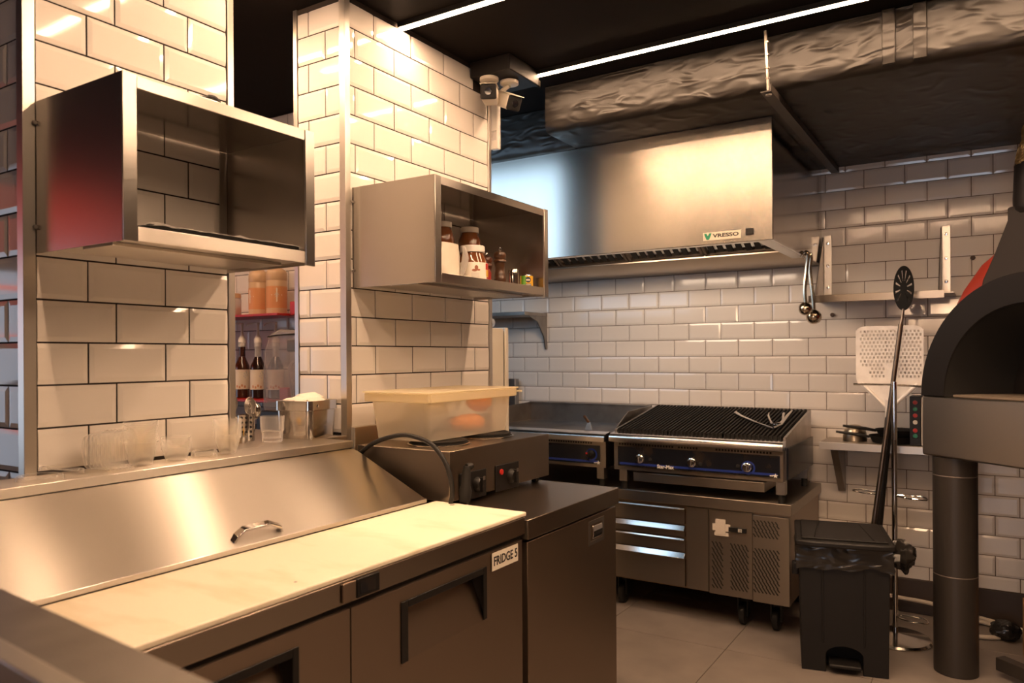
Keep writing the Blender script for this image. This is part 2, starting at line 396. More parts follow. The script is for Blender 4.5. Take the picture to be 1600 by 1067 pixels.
# ================================================================== LIGHTS OF THE PLACE, WITH ADDED UNSEEN ONES
def led(y, x0, x1, label):
    r = root('strip_light', (x0, y, CEIL), label, 'light', 'linear ceiling lights')
    obj('housing', MB().box(x0, x1, y-.019, y+.019, CEIL-.012, CEIL-.001).box(x0, x1, y-.019, y-.0127, CEIL-.0205, CEIL-.012).box(x0, x1, y+.0127, y+.019, CEIL-.0205, CEIL-.012), M['plastic_black'], r)
    obj('diffuser', MB().box(x0+.004, x1-.004, y-.0125, y+.0125, CEIL-.022, CEIL-.0121), M['led'], r)
led(2.175, -1.862, 1.3, 'glowing linear ceiling light that ends against the middle tiled pillar')
led(2.865, -1.772, 1.0, 'long glowing linear ceiling light running beside the black wrapped duct')
led(1.46, -2.42, 1.3, 'linear ceiling light above the worktop, seen only as tile reflections')
led(.76, -1.30, .40, 'linear ceiling light close above the viewpoint, out of view')
led(1.60, -4.2, -2.15, 'unseen linear light added to brighten the bar behind the left pillar')  # unseen strip added to brighten the bar in the gap
for k_, x in enumerate((-.87, -.5, -.2)):  # unseen lamps added to light the back wall and its tile edges
    g_ = root('added_globe_lamp', (x, -2.9, 1.95), ['leftmost', 'middle', 'rightmost'][k_]+' unseen warm globe lamp of three, added to light the back wall', 'light', 'added globe lamps behind the viewpoint')
    obj('globe', MB().lathe([(.001, -.14), (.07, -.121), (.121, -.07), (.14, 0), (.121, .07), (.07, .121), (.03, .138)], (x, -2.9, 1.93), 20), M['globe'], g_)
    obj('cord', MB().cyl((x, -2.9, 2.07), (x, -2.9, CEIL), .004, n=6), M['rubber'], g_)
struct('light_screen_wall', MB().box(-4.6, -.95, -1.10, -1.0, 0, CEIL).box(-.95, 2.6, -1.10, -1.0, 2.0, CEIL), M['wallplain'])  # unseen partition and lintel added to block part of the globe light
b = root('panel_light', (-2.7, 2.79, 2.15), 'cool white light panel on the rear side of the bar wall', 'light')
obj('diffuser', bx(-3.18, -2.14, 2.790, 2.80, 1.72, 2.50), M['batten'], b)
obj('fitting', bx(-3.2, -2.12, 2.777, 2.7895, 1.70, 2.52), M['white'], b)
n = root('neon_sign', (-4.99, .3, 1.95), 'red lit shop fascia high on the far side wall, out of view', 'sign')
obj('lit_panel', bx(-4.995, -4.96, -2.4, 1.2, 1.98, 2.42), M['neon'], n)
for z in (1.50, 1.80): obj('neon_tube', MB().cyl((-4.94, -2.4, z), (-4.94, 1.2, z), .014, n=8), M['neon_line'], n)
w2 = struct('window_2', bx(-4.999, -4.99, -.95, 1.0, .7, 1.9), M['day2'])
obj('window_frame', MB().box(-4.99, -4.96, -.98, 1.05, .64, .70).box(-4.99, -4.96, -.98, 1.05, 1.90, 1.96).box(-4.99, -4.96, .0, .05, .70, 1.90), M['plastic_black'], w2)

# ================================================================== DUCT, HOOD
def wrinkle(p, s=1.0):
    a = noise.noise(Vector((p[0]*3.2, p[1]*6, p[2]*9)))*.010
    b2 = abs(noise.noise(Vector((p[0]*7+4, p[1]*9, p[2]*16+3))))*.012
    return (a-b2)*s*.45
def duct_section(x0, x1, y0, y1, z0, z1, n):
    mb = MB(); sec = []                                     # outline in (y,z), rounded lower front edge
    rr = .035
    for k in range(9): sec.append((y0, z1-(z1-z0-rr)*k/8))
    for k in range(1, 6): a = R(90*k/5); sec.append((y0+rr-rr*math.cos(a), z0+rr-rr*math.sin(a)))
    for k in range(1, 12): sec.append((y0+rr+(y1-y0-rr)*k/11, z0))
    m = len(sec); vs = []; fs = []
    for i in range(n+1):
        x = x0+(x1-x0)*i/n
        for k, (y, z) in enumerate(sec):
            d = wrinkle((x, y, z)); vs.append((x, y+(d if k < 12 else 0), z+(d*.5 if k > 8 else 0)))
    for i in range(n):
        for k in range(m-1): fs.append((i*m+k, (i+1)*m+k, (i+1)*m+k+1, i*m+k+1))
    fs.append(tuple(range(m))); mb.add(vs, fs); return mb
du = root('duct', (-.2, 3.4, 2.4), 'large black foil-wrapped air duct under the ceiling above the hood', 'duct')
obj('main_run', duct_section(-1.735, 2.0, 3.045, 4.496, 2.405, 2.615, 190), M['duct'], du)
obj('branch', duct_section(-3.3, -1.737, 3.315, 4.496, 2.403, 2.615, 60), M['duct'], du, label='set-back section of the duct in bluish light')
for x in (-.30, -.20, .62):
    mb = MB(); mb.box(x-.022, x+.022, 3.028, 3.04, 2.415, 2.615); obj('tape_band', mb, M['duct'], du, .003)
hg = root('duct_hanger', (-.71, 3.0, 2.39), 'thin black threaded rod and support bar carrying the wrapped duct', 'bracket')
rod = MB().cyl((-.712, 2.985, 2.38), (-.722, 2.985, 2.618), .006, n=8)
for z in (2.43, 2.47, 2.52, 2.57): rod.cyl((-.715, 2.985, z), (-.715, 2.985, z+.006), .009, n=6)
obj('threaded_rod', rod, M['steel_dull'], hg)
obj('support_bar', MB().prism([(-.735, 2.372), (-.695, 2.372), (-.695, 2.40), (-.70, 2.40), (-.70, 2.377), (-.735, 2.377)], 2.955, 4.49, 'y'), mat('black_bar', (.05, .042, .036), .4), hg)
obj('nut', MB().lathe([(.013, 0), (.013, .014)], (-.712, 2.985, 2.366), 6), M['steel_dull'], hg)

hd = root('extractor_hood', (-1.6, 3.9, 1.87), 'large stainless steel extractor hood above the charbroiler and griddle', 'hood')
HX0, HX1, HY0, HY1, HZ0, HZ1 = -2.72, -.787, 3.36, 4.492, 1.868, 2.402
obj('front_panel', bx(HX0, HX1, HY0, HY0+.014, HZ0, HZ1), M['hood'], hd, .002)
obj('side_panel', bx(HX1-.012, HX1, HY0+.0142, HY1, HZ0, HZ1), M['steel_smooth'], hd, .001, label='mirror-like right side panel')
obj('side_panel', bx(HX0, HX0+.012, HY0+.0142, HY1, HZ0, HZ1), M['steel_smooth'], hd, .001)
mb = MB(); mb.box(HX0+.013, HX1-.013, HY0+.015, HY0+.05, HZ0, HZ0+.012); mb.box(HX1-.075, HX1-.013, HY0+.051, 4.10, HZ0, HZ0+.012); mb.box(HX0+.013, HX0+.075, HY0+.051, 4.10, HZ0, HZ0+.012)
obj('bottom_rim', mb, M['steel_y'], hd, .001)
hl_ = obj('inner_lamp', bx(-2.0, -1.15, HY0+.016, HY0+.034, 1.905, 2.19), M['steel_dull'], hd)
obj('lamp_glass', bx(-1.99, -1.16, HY0+.0345, HY0+.050, 1.912, 2.183), M['hood_lamp'], hl_, local=True)
obj('gutter', MB().prism([(4.052, 1.915), (4.052, 1.900), (4.12, 1.868), (4.492, 1.868), (4.492, 1.905)], HX0+.013, HX1-.013, 'x'), M['gutter'], hd, .001)
obj('inner_roof', bx(HX0+.02, HX1-.02, HY0+.02, HY1-.01, 2.30, 2.31), M['soot'], hd)
fx = HX0+.08
for i in range(4):
    w = (HX1-HX0-.16)/4; x0, x1 = fx+i*w+.003, fx+(i+1)*w-.003
    f = MB(); sl = [(4.055, 1.905), (3.50, 2.20)]
    dirv = Vector((0, sl[1][0]-sl[0][0], sl[1][1]-sl[0][1])); L = dirv.length; ang = math.atan2(dirv.z, -dirv.y)
    f.T = Matrix.Translation((0, sl[0][0], sl[0][1])) @ Matrix.Rotation(-ang, 4, 'X')
    f.box(x0, x1, -.02, 0, 0, .03); f.box(x0, x1, -L, -L+.02, 0, .03); f.box(x0, x0+.014, -L, 0, 0, .03); f.box(x1-.014, x1, -L, 0, 0, .03)
    fr = obj('baffle_filter', f, M['steel_dark'], hd)
    nb = 8
    for k in range(nb):
        xb = x0+.022+(x1-x0-.044)*(k+.5)/nb
        q = MB(); q.T = f.T.copy(); q.box(xb-.017, xb+.012, -L+.021, -.021, .006+.004*(k % 2), .018)
        obj('baffle', q, M['iron'], fr, local=True)
lp = obj('logo_plate', bx(-1.094, -.924, 3.3575, 3.3598, 1.886, 1.922), M['plate'], hd)
lt = text_mesh('VRESSO', .030, M['print_black'], 'logo_letters', .0011); lt.transform(Matrix.Translation((-.990, 3.3572, 1.9045)) @ FACE_FRONT @ Matrix.Diagonal((1.12, .74, 1, 1))); obj('logo_letters', lt, None, lp)
mb = MB().prism([(-1.088, 1.918), (-1.078, 1.918), (-1.0715, 1.906), (-1.065, 1.918), (-1.054, 1.918), (-1.058, 1.906), (-1.066, 1.889), (-1.077, 1.889), (-1.085, 1.906)], 3.3568, 3.3574, 'y'); obj('logo_emblem', mb, M['print_green'], lp)
obj('switch', bx(-.902, -.868, 3.352, 3.3598, 1.897, 1.925), M['plastic_black'], hd, .002)

# ladles on the hood's right edge
for i, (px, py, pz, s, lab) in enumerate([(-.782, 4.02, 1.60, .035, 'small steel ladle hanging nearer on the hood edge'), (-.758, 4.10, 1.563, .040, 'larger steel ladle hanging behind on the hood edge')]):
    r = root('ladle', (px, py, pz), lab, 'ladle', 'ladles hanging on the hood')
    t = MB().tube(spline([(-.80, py-.01, 1.862), (-.778, py-.012, 1.885), (-.768, py-.01, 1.866), (-.776, py, 1.80), (px-.004, py, pz+.10), (px, py, pz+.03)]), [.007]*6+[.0095]*25, 8)
    obj('handle', t, M['ladle'], r)
    obj('bowl', MB().lathe([(.001, -s), (s*.45, -s*.88), (s*.8, -s*.6), (s, -.003), (s*.97, .002), (s*.75, -s*.55), (s*.4, -s*.8), (.001, -s*.9)], (px, py, pz), 20, (.15, .95, .45)), M['ladle'], r)

# ================================================================== SECURITY CAMERAS, ACCESS POINT
jb = obj('junction_box', bx(-1.86, -1.66, 2.62, 2.86, 2.552, 2.618), M['black'], None, .004); tag(jb, 'black painted junction box on the ceiling at the end of the duct light', 'box')
br = obj('steel_bracket', MB().prism([(-1.82, 2.60), (-1.75, 2.585), (-1.655, 2.545), (-1.655, 2.575), (-1.75, 2.60)], 2.862, 2.872, 'y'), M['steel_smooth'], None); tag(br, 'small bare steel bracket beside the ceiling junction box', 'bracket')
def camera_thing(base, head, aim, label, ln):
    r = root('security_camera', base, label, 'camera', 'security cameras on the ceiling')
    b, h = Vector(base), Vector(head); a = Vector(aim).normalized()
    obj('mount', MB().lathe([(.030, 0), (.040, .004), (.040, .016), (.030, .020)], b-Vector((0, 0, .020)), 24), M['white_cam'], r)
    tail = h-a*ln
    obj('stem', MB().tube(spline([b-Vector((0, 0, .02)), (b+tail)/2+Vector((0, 0, -.004)), tail+a*.02+Vector((0, 0, .02))]), .010, 8), M['white_cam'], r)
    side = a.cross(Vector((0, 0, 1))).normalized(); up = side.cross(a)
    T = Matrix(((side.x, a.x, up.x, h.x), (side.y, a.y, up.y, h.y), (side.z, a.z, up.z, h.z), (0, 0, 0, 1)))
    m = MB(); m.T = T; m.box(-.034, .034, -ln, 0, -.031, .031); obj('body', m, M['white_cam'], r, .012)
    m = MB(); m.T = T; m.box(-.0335, .0335, -.006, .008, -.0305, .0305); fc = obj('lens_cover', m, M['slot'], r, .008)
    m = MB(); m.T = T; m.lathe([(.016, .008), (.014, .012), (.004, .0105)], (0, 0, 0), 16, (0, 1, 0)); obj('lens', m, M['panel_black'], fc, local=True)
    m = MB(); m.T = T; m.box(-.0355, .0355, -.09, .014, .031, .0335); obj('visor', m, M['white_cam'], r, .002)
camera_thing((-1.785, 2.655, 2.552), (-1.742, 2.585, 2.462), (.45, -.85, -.12), 'white bullet security camera facing forward beside the pillar corner', .13)
camera_thing((-1.735, 2.735, 2.552), (-1.690, 2.70, 2.437), (.80, -.30, -.42), 'white bullet security camera tilted down to the right of its twin', .13)
ap = root('access_point', (-1.845, 2.80, 2.29), 'slim white wireless box fixed upright at the pillar corner', 'access point')
obj('casing', bx(-1.868, -1.826, 2.783, 2.808, 2.285, 2.505), M['white'], ap, .006)
obj('sticker', bx(-1.860, -1.834, 2.7822, 2.7829, 2.325, 2.368), M['label_grey'], ap)

# ================================================================== WALL CABINETS (open fronts)
def open_cabinet(y0, y1, xf, z0, z1, label):
    r = root('wall_cabinet', (-1.86, (y0+y1)/2, z0), label, 'cabinet', 'open steel wall cabinets')
    xb, t = -1.862, .004
    for nm, ya, yb in (('side_panel', y0, y0+t), ('side_panel', y1-t, y1)):
        obj(nm, bx(xb, xf-.0005, ya, yb, z0, z1), M['steel_side'], r)
    obj('front_post', bx(xf, xf+.004, y0, y0+.031, z0, z1), M['steel_z'], r, .001)
    obj('front_post', bx(xf-.002, xf+.006, y1-.029, y1+.001, z0-.004, z1), M['steel_z'], r, .001)
    obj('top_panel', bx(xb, xf-.001, y0+t+.001, y1-t-.001, z1-.005, z1-.001), M['steel_smooth'], r)
    obj('top_rail', bx(xf, xf+.003, y0+.032, y1-.030, z1-.028, z1-.001), M['steel_y'], r, .001)
    obj('shelf_panel', bx(xb, xf-.001, y0+t+.001, y1-t-.001, z0+.010, z0+.014), M['steel_y'], r)
    obj('bottom_rail', bx(xf, xf+.003, y0+.032, y1-.030, z0+.002, z0+.033), M['steel_y'], r, .001)
    obj('stiffener', MB().prism([(-1.72, z0+.009), (-1.72, z0+.001), (-1.60, z0+.001), (-1.60, z0+.009)], y0+.03, y1-.03, 'y'), M['steel_y'], r, .001)
    for ya, yb in ((y0+t+.001, y0+.028), (y1-.028, y1-t-.001)):
        obj('rear_flange', bx(xb, xb+.003, ya, yb, z0+.016, z1-.006), M['steel_z'], r)
    for zz in (z0+.06, z1-.05): obj('wall_screw', MB().lathe([(.006, 0), (.004, .004)], (xb+.004, y0-.004, zz), 10, (1, 0, 0)), M['steel_dull'], r)
    return r
open_cabinet(.887, 1.408, -1.512, 1.614, 1.965, 'open steel wall cabinet with a red glow on its side, left pillar')
open_cabinet(1.914, 2.642, -1.502, 1.609, 1.956, 'open steel wall cabinet holding jars and pepper mills, middle pillar')
cl = tag(obj('cable_clip', MB().tube(spline([(-1.53, 1.075, 1.969), (-1.53, 1.10, 1.974), (-1.53, 1.12, 1.978), (-1.53, 1.135, 1.970)]), [.003]*8+[.006]*11, 8), M['rubber']), 'small black cable end lying on top of the left wall cabinet', 'cable')
tr = root('baking_tray', (-1.69, 1.15, 1.63), 'dark flat tray under wrinkled film inside the empty wall cabinet', 'tray')
mb = MB(); mb.box(-1.815, -1.525, .955, 1.372, 1.648, 1.651)
for a in ((-1.815, -1.811, .955, 1.372), (-1.529, -1.525, .955, 1.372), (-1.811, -1.529, .955, .959), (-1.811, -1.529, 1.368, 1.372)): mb.box(*a, 1.651, 1.660)
for a in ((-1.80, .975), (-1.80, 1.34), (-1.545, .975), (-1.545, 1.34)): mb.cyl((a[0], a[1], 1.629), (a[0], a[1], 1.648), .008, n=8)
obj('tray_pan', mb, M['iron'], tr, .002)
g = MB(); nx, ny = 14, 24; vs = []
for i in range(nx+1):
    for j in range(ny+1):
        x = -1.822+.304*i/nx; y = .95+.428*j/ny; e = (i in (0, nx)) or (j in (0, ny))
        vs.append((x, y, 1.664+.006*noise.noise(Vector((x*40, y*30, 2)))-(.006 if e else 0)))
g.add(vs, [(i*(ny+1)+j, (i+1)*(ny+1)+j, (i+1)*(ny+1)+j+1, i*(ny+1)+j+1) for i in range(nx) for j in range(ny)])
obj('film_wrap', g, M['film'], tr)

# ---- contents of the right wall cabinet, floor at z 1.623
SZ = 1.6235
def jar(name, loc, rad, h, label, cat='jar', lab=True, group=None):
    r = root(name, loc, label, cat, group)
    k = h
    obj('glass_body', MB().lathe([(rad*.80, 0), (rad*.93, .05*k), (rad, .14*k), (rad, .50*k), (rad*.93, .62*k), (rad*.74, .78*k), (rad*.70, .83*k)], (0, 0, 0), 28), M['spread'], r, local=True)
    obj('lid', MB().lathe([(rad*.78, .83*k), (rad*.80, .84*k), (rad*.80, .985*k), (rad*.76, k)], (0, 0, 0), 28), M['white'], r, local=True)
    if lab:
        L = MB().shell([(rad*1.006, .15*k), (rad*1.006, .50*k), (rad*.975, .56*k)], (0, 0, 0), 28); obj('paper_label', L, M['label_paper'], r, local=True)
    return r
jz = jar('spread_jar', (-1.572, 2.222, SZ), .0565, .142, 'big jar of chocolate spread with white lid and cream label, in front')
jz.rotation_euler.z = R(-35)
lb = [c for c in jz.children if c.name.startswith('paper_label')][0]
def on_cyl(mb, rad, a0, a1, z0, z1, n=5):
    vs = []
    for i in range(n+1):
        a = R(a0+(a1-a0)*i/n)
        for z in (z0, z1): vs.append((rad*math.cos(a), rad*math.sin(a), z))
    mb.add(vs, [(2*i, 2*i+2, 2*i+3, 2*i+1) for i in range(n)]); return mb
ang = -10
mb = MB(); q0 = .0572; ctr = [(ang+5, .060, 7, .0085), (ang-2, .0505, 10, .0045), (ang+13, .052, 7, .0035)]
for a_, z_, da, dz_ in ctr:
    vs = [(q0*math.cos(R(a_)), q0*math.sin(R(a_)), z_)]+[(q0*math.cos(R(a_+da*math.cos(2*math.pi*t/10))), q0*math.sin(R(a_+da*math.cos(2*math.pi*t/10))), z_+dz_*math.sin(2*math.pi*t/10)) for t in range(10)]
    mb.add(vs, [(0, 1+t, 1+(t+1) % 10) for t in range(10)])
obj('label_picture', mb, mat('label_brown_red', (.36, .13, .07), .5), lb, local=True, stuff=True)
mb = MB()
for i in range(6): on_cyl(mb, .0572, ang-66, ang-34, .030+.0065*i, .0325+.0065*i)
for i in range(3): on_cyl(mb, .0572, ang-14, ang+16, .026+.006*i, .0285+.006*i)
obj('small_print', mb, M['label_grey'], lb, local=True)
obj('label_flash', on_cyl(MB(), .0573, ang+46, ang+72, .055, .078), M['knob_red'], lb, local=True)
obj('label_flash', on_cyl(MB(), .0573, ang+52, ang+72, .022, .029), M['knob_red'], lb, local=True)
obj('label_flash', on_cyl(MB(), .0573, ang+50, ang+72, .030, .054), M['can_yellow'], lb, local=True)
for x, y, z, s, lab in [(-1.715, 2.215, SZ, 1, 'lower spread jar at the back behind the white pouch'), (-1.70, 2.385, SZ, 1, 'lower spread jar at the back behind the big jar'),
                        (-1.71, 2.225, SZ+.122, 1, 'white-lidded spread jar stacked on top above the white pouch'), (-1.70, 2.385, SZ+.122, 1, 'white-lidded spread jar stacked on top above the big jar'),
                        (-1.72, 2.105, SZ+.122, 1, 'white-lidded spread jar stacked on top, mostly behind the cabinet post'), (-1.72, 2.105, SZ, 1, 'lower spread jar hidden behind the cabinet post')]:
    if lab: jar('stacked_spread_jar', (x, y, z), .045, .1215, lab, lab=(z < SZ+.1), group='stacked spread jars')
p = root('pouch', (-1.575, 2.075, SZ), 'white plastic pouch standing at the left end of the jar cabinet', 'pouch')
vs = []; nz, nn = 10, 20
for k in range(nz+1):
    t = k/nz; hx = .030*(1-t*.7)+.004; hy = .048+.012*math.sin(t*3)
    for i in range(nn):
        a = 2*math.pi*i/nn; d = 1+.10*noise.noise(Vector((math.cos(a)*2, math.sin(a)*2, t*4)))
        vs.append((-1.575+hx*math.cos(a)*d, 2.075+hy*math.sin(a)*d+.015*t, SZ+.002+.135*t))
mb = MB(); mb.add(vs, [(k*nn+i, k*nn+(i+1) % nn, (k+1)*nn+(i+1) % nn, (k+1)*nn+i) for k in range(nz) for i in range(nn)]+[tuple(range(nn)), tuple(nz*nn+i for i in range(nn))])
obj('pouch_body', mb, M['pouch'], p)
obj('film_fold', MB().tube(spline([(-1.555, 2.147, SZ+.13), (-1.545, 2.142, SZ+.09), (-1.548, 2.128, SZ+.04), (-1.55, 2.114, SZ+.005)]), [.006, .007, .008, .009, .010, .011, .012, .012, .012, .012, .011, .010, .010, .009, .008, .008, .007, .006, .005], 8), M['film'], p)
def mill(loc, s, m, label):
    r = root('pepper_mill', loc, label, 'pepper mill', 'wooden pepper mills')
    pr = [(.026, 0), (.028, .004), (.028, .020), (.024, .027), (.026, .034), (.025, .045), (.019, .068), (.018, .085), (.022, .100), (.0235, .104)]
    obj('mill_body', MB().lathe([(a*s, h*s) for a, h in pr], (0, 0, 0), 24), m, r, local=True)
    hd_ = [(.020, .1045), (.0255, .109), (.0245, .116), (.019, .119), (.024, .126), (.0255, .134), (.022, .144), (.012, .150), (.004, .151)]
    obj('mill_head', MB().lathe([(a*s, h*s) for a, h in hd_], (0, 0, 0), 24), m, r, local=True)
    obj('top_nut', MB().lathe([(.004*s, .150*s), (.004*s, .155*s), (.0065*s, .158*s), (.006*s, .164*s), (.002*s, .166*s)], (0, 0, 0), 12), M['chrome'], r, local=True)
mill((-1.575, 2.408, SZ), .97, M['wood'], 'dark turned wooden pepper mill standing nearest the steel shaker')
mill((-1.70, 2.50, SZ), .98, M['wood_red'], 'reddish wooden pepper mill half hidden behind the darker mill')
rb = obj('sauce_packet', MB().lathe([(.016, 0), (.018, .01), (.018, .07), (.012, .085)], (-1.652, 2.432, SZ), 16), M['knob_red']); tag(rb, 'red bottle partly hidden between the big jar and pepper mill', 'bottle')
sh = root('shaker', (-1.565, 2.490, SZ), 'brushed steel shaker with a cap, right of the pepper mill', 'shaker')
obj('shaker_body', MB().lathe([(.0195, 0), (.0205, .002), (.0205, .060)], (-1.565, 2.490, SZ), 22), M['steel_smooth'], sh)
obj('cap', MB().lathe([(.0195, .0605), (.0215, .062), (.0215, .078), (.019, .083), (.004, .084)], (-1.565, 2.490, SZ), 22), M['steel_smooth'], sh)
cn = root('can', (-1.562, 2.580, SZ), 'small green and yellow tin can at the right end of the cabinet', 'can')
obj('tin', MB().lathe([(.026, 0), (.027, .002), (.027, .066), (.0255, .068), (.0245, .066), (.001, .0655)], (0, 0, 0), 26), M['steel_smooth'], cn, local=True)
L1 = obj('paper_label', on_cyl(MB(), .0273, -120, 75, .003, .064, 16), M['can_yellow'], cn, local=True)
a0 = -42
obj('green_panel', on_cyl(MB(), .0275, a0-62, a0-18, .003, .064, 6), M['can_green'], L1, local=True)
mb = MB(); vs = [(.0277*math.cos(R(a0)), .0277*math.sin(R(a0)), .048)]
for i in range(16):
    t = 2*math.pi*i/16; a = R(a0+24*math.cos(t)); vs.append((.0277*math.cos(a), .0277*math.sin(a), .048+.0115*math.sin(t)))
mb.add(vs, [(0, i+1, (i+1) % 16+1) for i in range(16)]); obj('oval_badge', mb, M['can_blue'], L1, local=True)
mb = MB()
for i in range(5): on_cyl(mb, .0279, a0-15+6*i, a0-11+6*i, .044, .051, 1)
for i in range(8): on_cyl(mb, .0279, a0-20+6*i, a0-16+6*i, .0265, .0315, 1)
obj('badge_print', mb, M['print_white'], L1, local=True)
obj('name_band', on_cyl(on_cyl(MB(), .0277, a0-24, a0+28, .025, .033), .0277, a0-30, a0+8, .008, .014), M['can_blue'], L1, local=True)

# ================================================================== PREP FRIDGE
pf = root('prep_fridge', (-1.48, 1.05, 0), 'long stainless prep fridge with sloping lid under the left pillar', 'fridge')
PX = -1.105; PY0, PY1 = .285, 1.812
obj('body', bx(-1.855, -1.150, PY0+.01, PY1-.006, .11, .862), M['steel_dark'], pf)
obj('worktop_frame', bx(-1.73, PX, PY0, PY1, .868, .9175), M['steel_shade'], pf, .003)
obj('rear_housing', bx(-1.859, -1.731, PY0, 1.765, .864, 1.076), M['steel_y'], pf)
obj('rear_ledge', bx(-1.859, -1.728, PY0, 1.774, 1.078, 1.101), M['steel_y'], pf, .002)
for s in (PY0+.1, PY1-.12):
    for x in (-1.75, -1.25):
        obj('caster', MB().lathe([(.045, -.014), (.05, -.01), (.05, .01), (.045, .014)], (x, s, .05), 18, (0, 1, 0)).box(x-.02, x+.02, s-.022, s-.016, .05, .11).box(x-.02, x+.02, s+.016, s+.022, .05, .11), M['rubber'], pf)
lid = obj('lid', MB().prism([(-1.729, 1.0765), (-1.70, 1.066), (-1.436, .9445), (-1.427, .9435), (-1.427, .9312), (-1.445, .9304), (-1.729, 1.04)], PY0+.01, 1.774, 'y'), M['steel_y'], pf, .0015)
ln = Vector((.4545, 0, .8907))
def lidp(x, y, h): return Vector((x, y, 1.078-(x+1.73)*.4580))+ln*h
pts = [lidp(-1.452, 1.106, -.001), lidp(-1.456, 1.113, .013), lidp(-1.464, 1.138, .021), lidp(-1.464, 1.210, .021), lidp(-1.456, 1.236, .013), lidp(-1.452, 1.242, -.001)]
hb = MB(); vs = []
for i, p in enumerate(pts):
    d = (pts[min(i+1, 5)]-pts[max(i-1, 0)]).normalized(); w = Vector((-.8907, 0, .4545))*.0085; th = d.cross(w).normalized()*.0035
    vs += [p+w+th, p-w+th, p-w-th, p+w-th]
hb.add(vs, [(4*i+k, 4*i+(k+1) % 4, 4*i+4+(k+1) % 4, 4*i+4+k) for i in range(5) for k in range(4)]+[(0, 1, 2, 3), (20, 21, 22, 23)])
obj('handle', hb, M['chrome'], lid, .0015, local=True, label='chrome bow handle')
def fridge_door(y0, y1, hy0, hy1, z0=.115, z1=.856, hz0=.690, hz1=.824):
    m = MB(); t = .034; xb = PX-t
    m.box(xb, PX, y0, hy0, z0, z1); m.box(xb, PX, hy1, y1, z0, z1); m.box(xb, PX, hy0, hy1, z0, hz0); m.box(xb, PX, hy0, hy1, hz1, z1)
    d = obj('door', m, M['steel_dark'], pf)
    dep = .036
    q = MB(); q.add([(PX, hy0, hz0), (PX, hy1, hz0), (PX-dep, hy1-.022, hz1-.016), (PX-dep, hy0+.004, hz1-.016)], [(0, 1, 2, 3)]); obj('recess_panel', q, M['steel_dark'], d, local=True)
    q = MB(); q.add([(PX, hy0, hz1), (PX, hy1, hz1), (PX-dep, hy1-.022, hz1-.016), (PX-dep, hy0+.004, hz1-.016), (PX, hy0, hz0), (PX, hy1, hz0)], [(0, 1, 2, 3), (0, 3, 4), (1, 5, 2)]); obj('recess_lining', q, M['plastic_black'], d, local=True)
    q = MB(); x0, x1 = PX+.0002, PX+.003
    q.box(x0, x1, hy0-.001, hy0+.022, hz0-.002, hz1+.001); q.box(x0, x1, hy0+.022, hy1-.012, hz1-.016, hz1+.001); q.box(x0, x1, hy1-.012, hy1+.004, hz0, hz1+.001)
    obj('handle_trim', q, M['plastic_black'], d, .0015, local=True)
    return d
fridge_door(1.126, 1.793, 1.280, 1.612)
fridge_door(PY0+.03, 1.122, .640, .982)
obj('door_gasket', bx(-1.149, PX-.010, PY0+.02, 1.80, .857, .867), M['slot'], pf)
ct = obj('controller', bx(PX, PX+.005, 1.098, 1.136, .873, .912), M['steel_dark'], pf, .002)
dsp = obj('temperature_display', bx(PX, PX+.006, 1.138, 1.206, .873, .913), M['plastic_black'], pf, .002)
obj('screen', bx(PX+.0061, PX+.0066, 1.146, 1.192, .880, .907), M['panel_black'], dsp, local=True)
sg = root('fridge_sign', (PX, 1.70, .80), 'white taped sign reading FRIDGE 5 on the prep fridge door', 'sign')
obj('card', bx(PX+.0035, PX+.0045, 1.637, 1.765, .806, .853), M['label_paper'], sg)
text('sign_letters', 'FRIDGE 5', .0335, M['print_black'], sg, Matrix.Translation((PX+.0048, 1.7025, .829)) @ FACE_RIGHT, .0006, .86)
cb = root('cutting_board', (-1.25, 1.05, .918), 'long stained cream cutting board along the front of the prep fridge', 'cutting board')
obj('slab', bx(-1.4265, PX+.001, PY0+.01, 1.817, .918, .930), M['board'], cb, .003)
obj('screw_plug', MB().lathe([(.007, 0), (.0075, .0006), (.005, .0008)], (-1.345, 1.79, .9300), 16), M['board_edge'], cb)
obj('board_dent', MB().lathe([(.004, 0), (.003, .0005)], (-1.150, 1.02, .9299), 8), M['board_edge'], cb)

# ================================================================== UNDERCOUNTER CABINET + HOTPLATE
uc = root('undercounter_cabinet', (-1.48, 2.12, 0), 'plain stainless undercounter cabinet at the end of the prep fridge', 'cabinet')
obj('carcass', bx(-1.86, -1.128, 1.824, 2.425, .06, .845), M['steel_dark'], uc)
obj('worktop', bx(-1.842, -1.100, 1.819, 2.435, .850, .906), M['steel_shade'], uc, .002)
obj('backsplash', bx(-1.860, -1.842, 1.90, 2.435, .850, 1.128), M['steel_y'], uc, .002)
dr = obj('door', bx(-1.127, -1.106, 1.826, 2.423, .07, .842), M['steel_dark'], uc, .002)
mb = MB(); mb.box(-1.106, -1.1035, 2.207, 2.322, .748, .760); mb.box(-1.106, -1.1035, 2.207, 2.322, .815, .827); mb.box(-1.106, -1.1035, 2.207, 2.219, .760, .815); mb.box(-1.106, -1.1035, 2.310, 2.322, .760, .815)
lk = obj('latch_plate', mb, M['steel_dull'], dr, local=True)
obj('latch_pull', MB().prism([(-1.1058, .765), (-1.1058, .808), (-1.1015, .802), (-1.1015, .776)], 2.238, 2.306, 'y'), M['chrome'], dr, .001, local=True)
for x in (-1.82, -1.17):
    for y in (1.87, 2.38): obj('foot', MB().cyl((x, y, 0), (x, y, .06), .02), M['rubber'], uc)

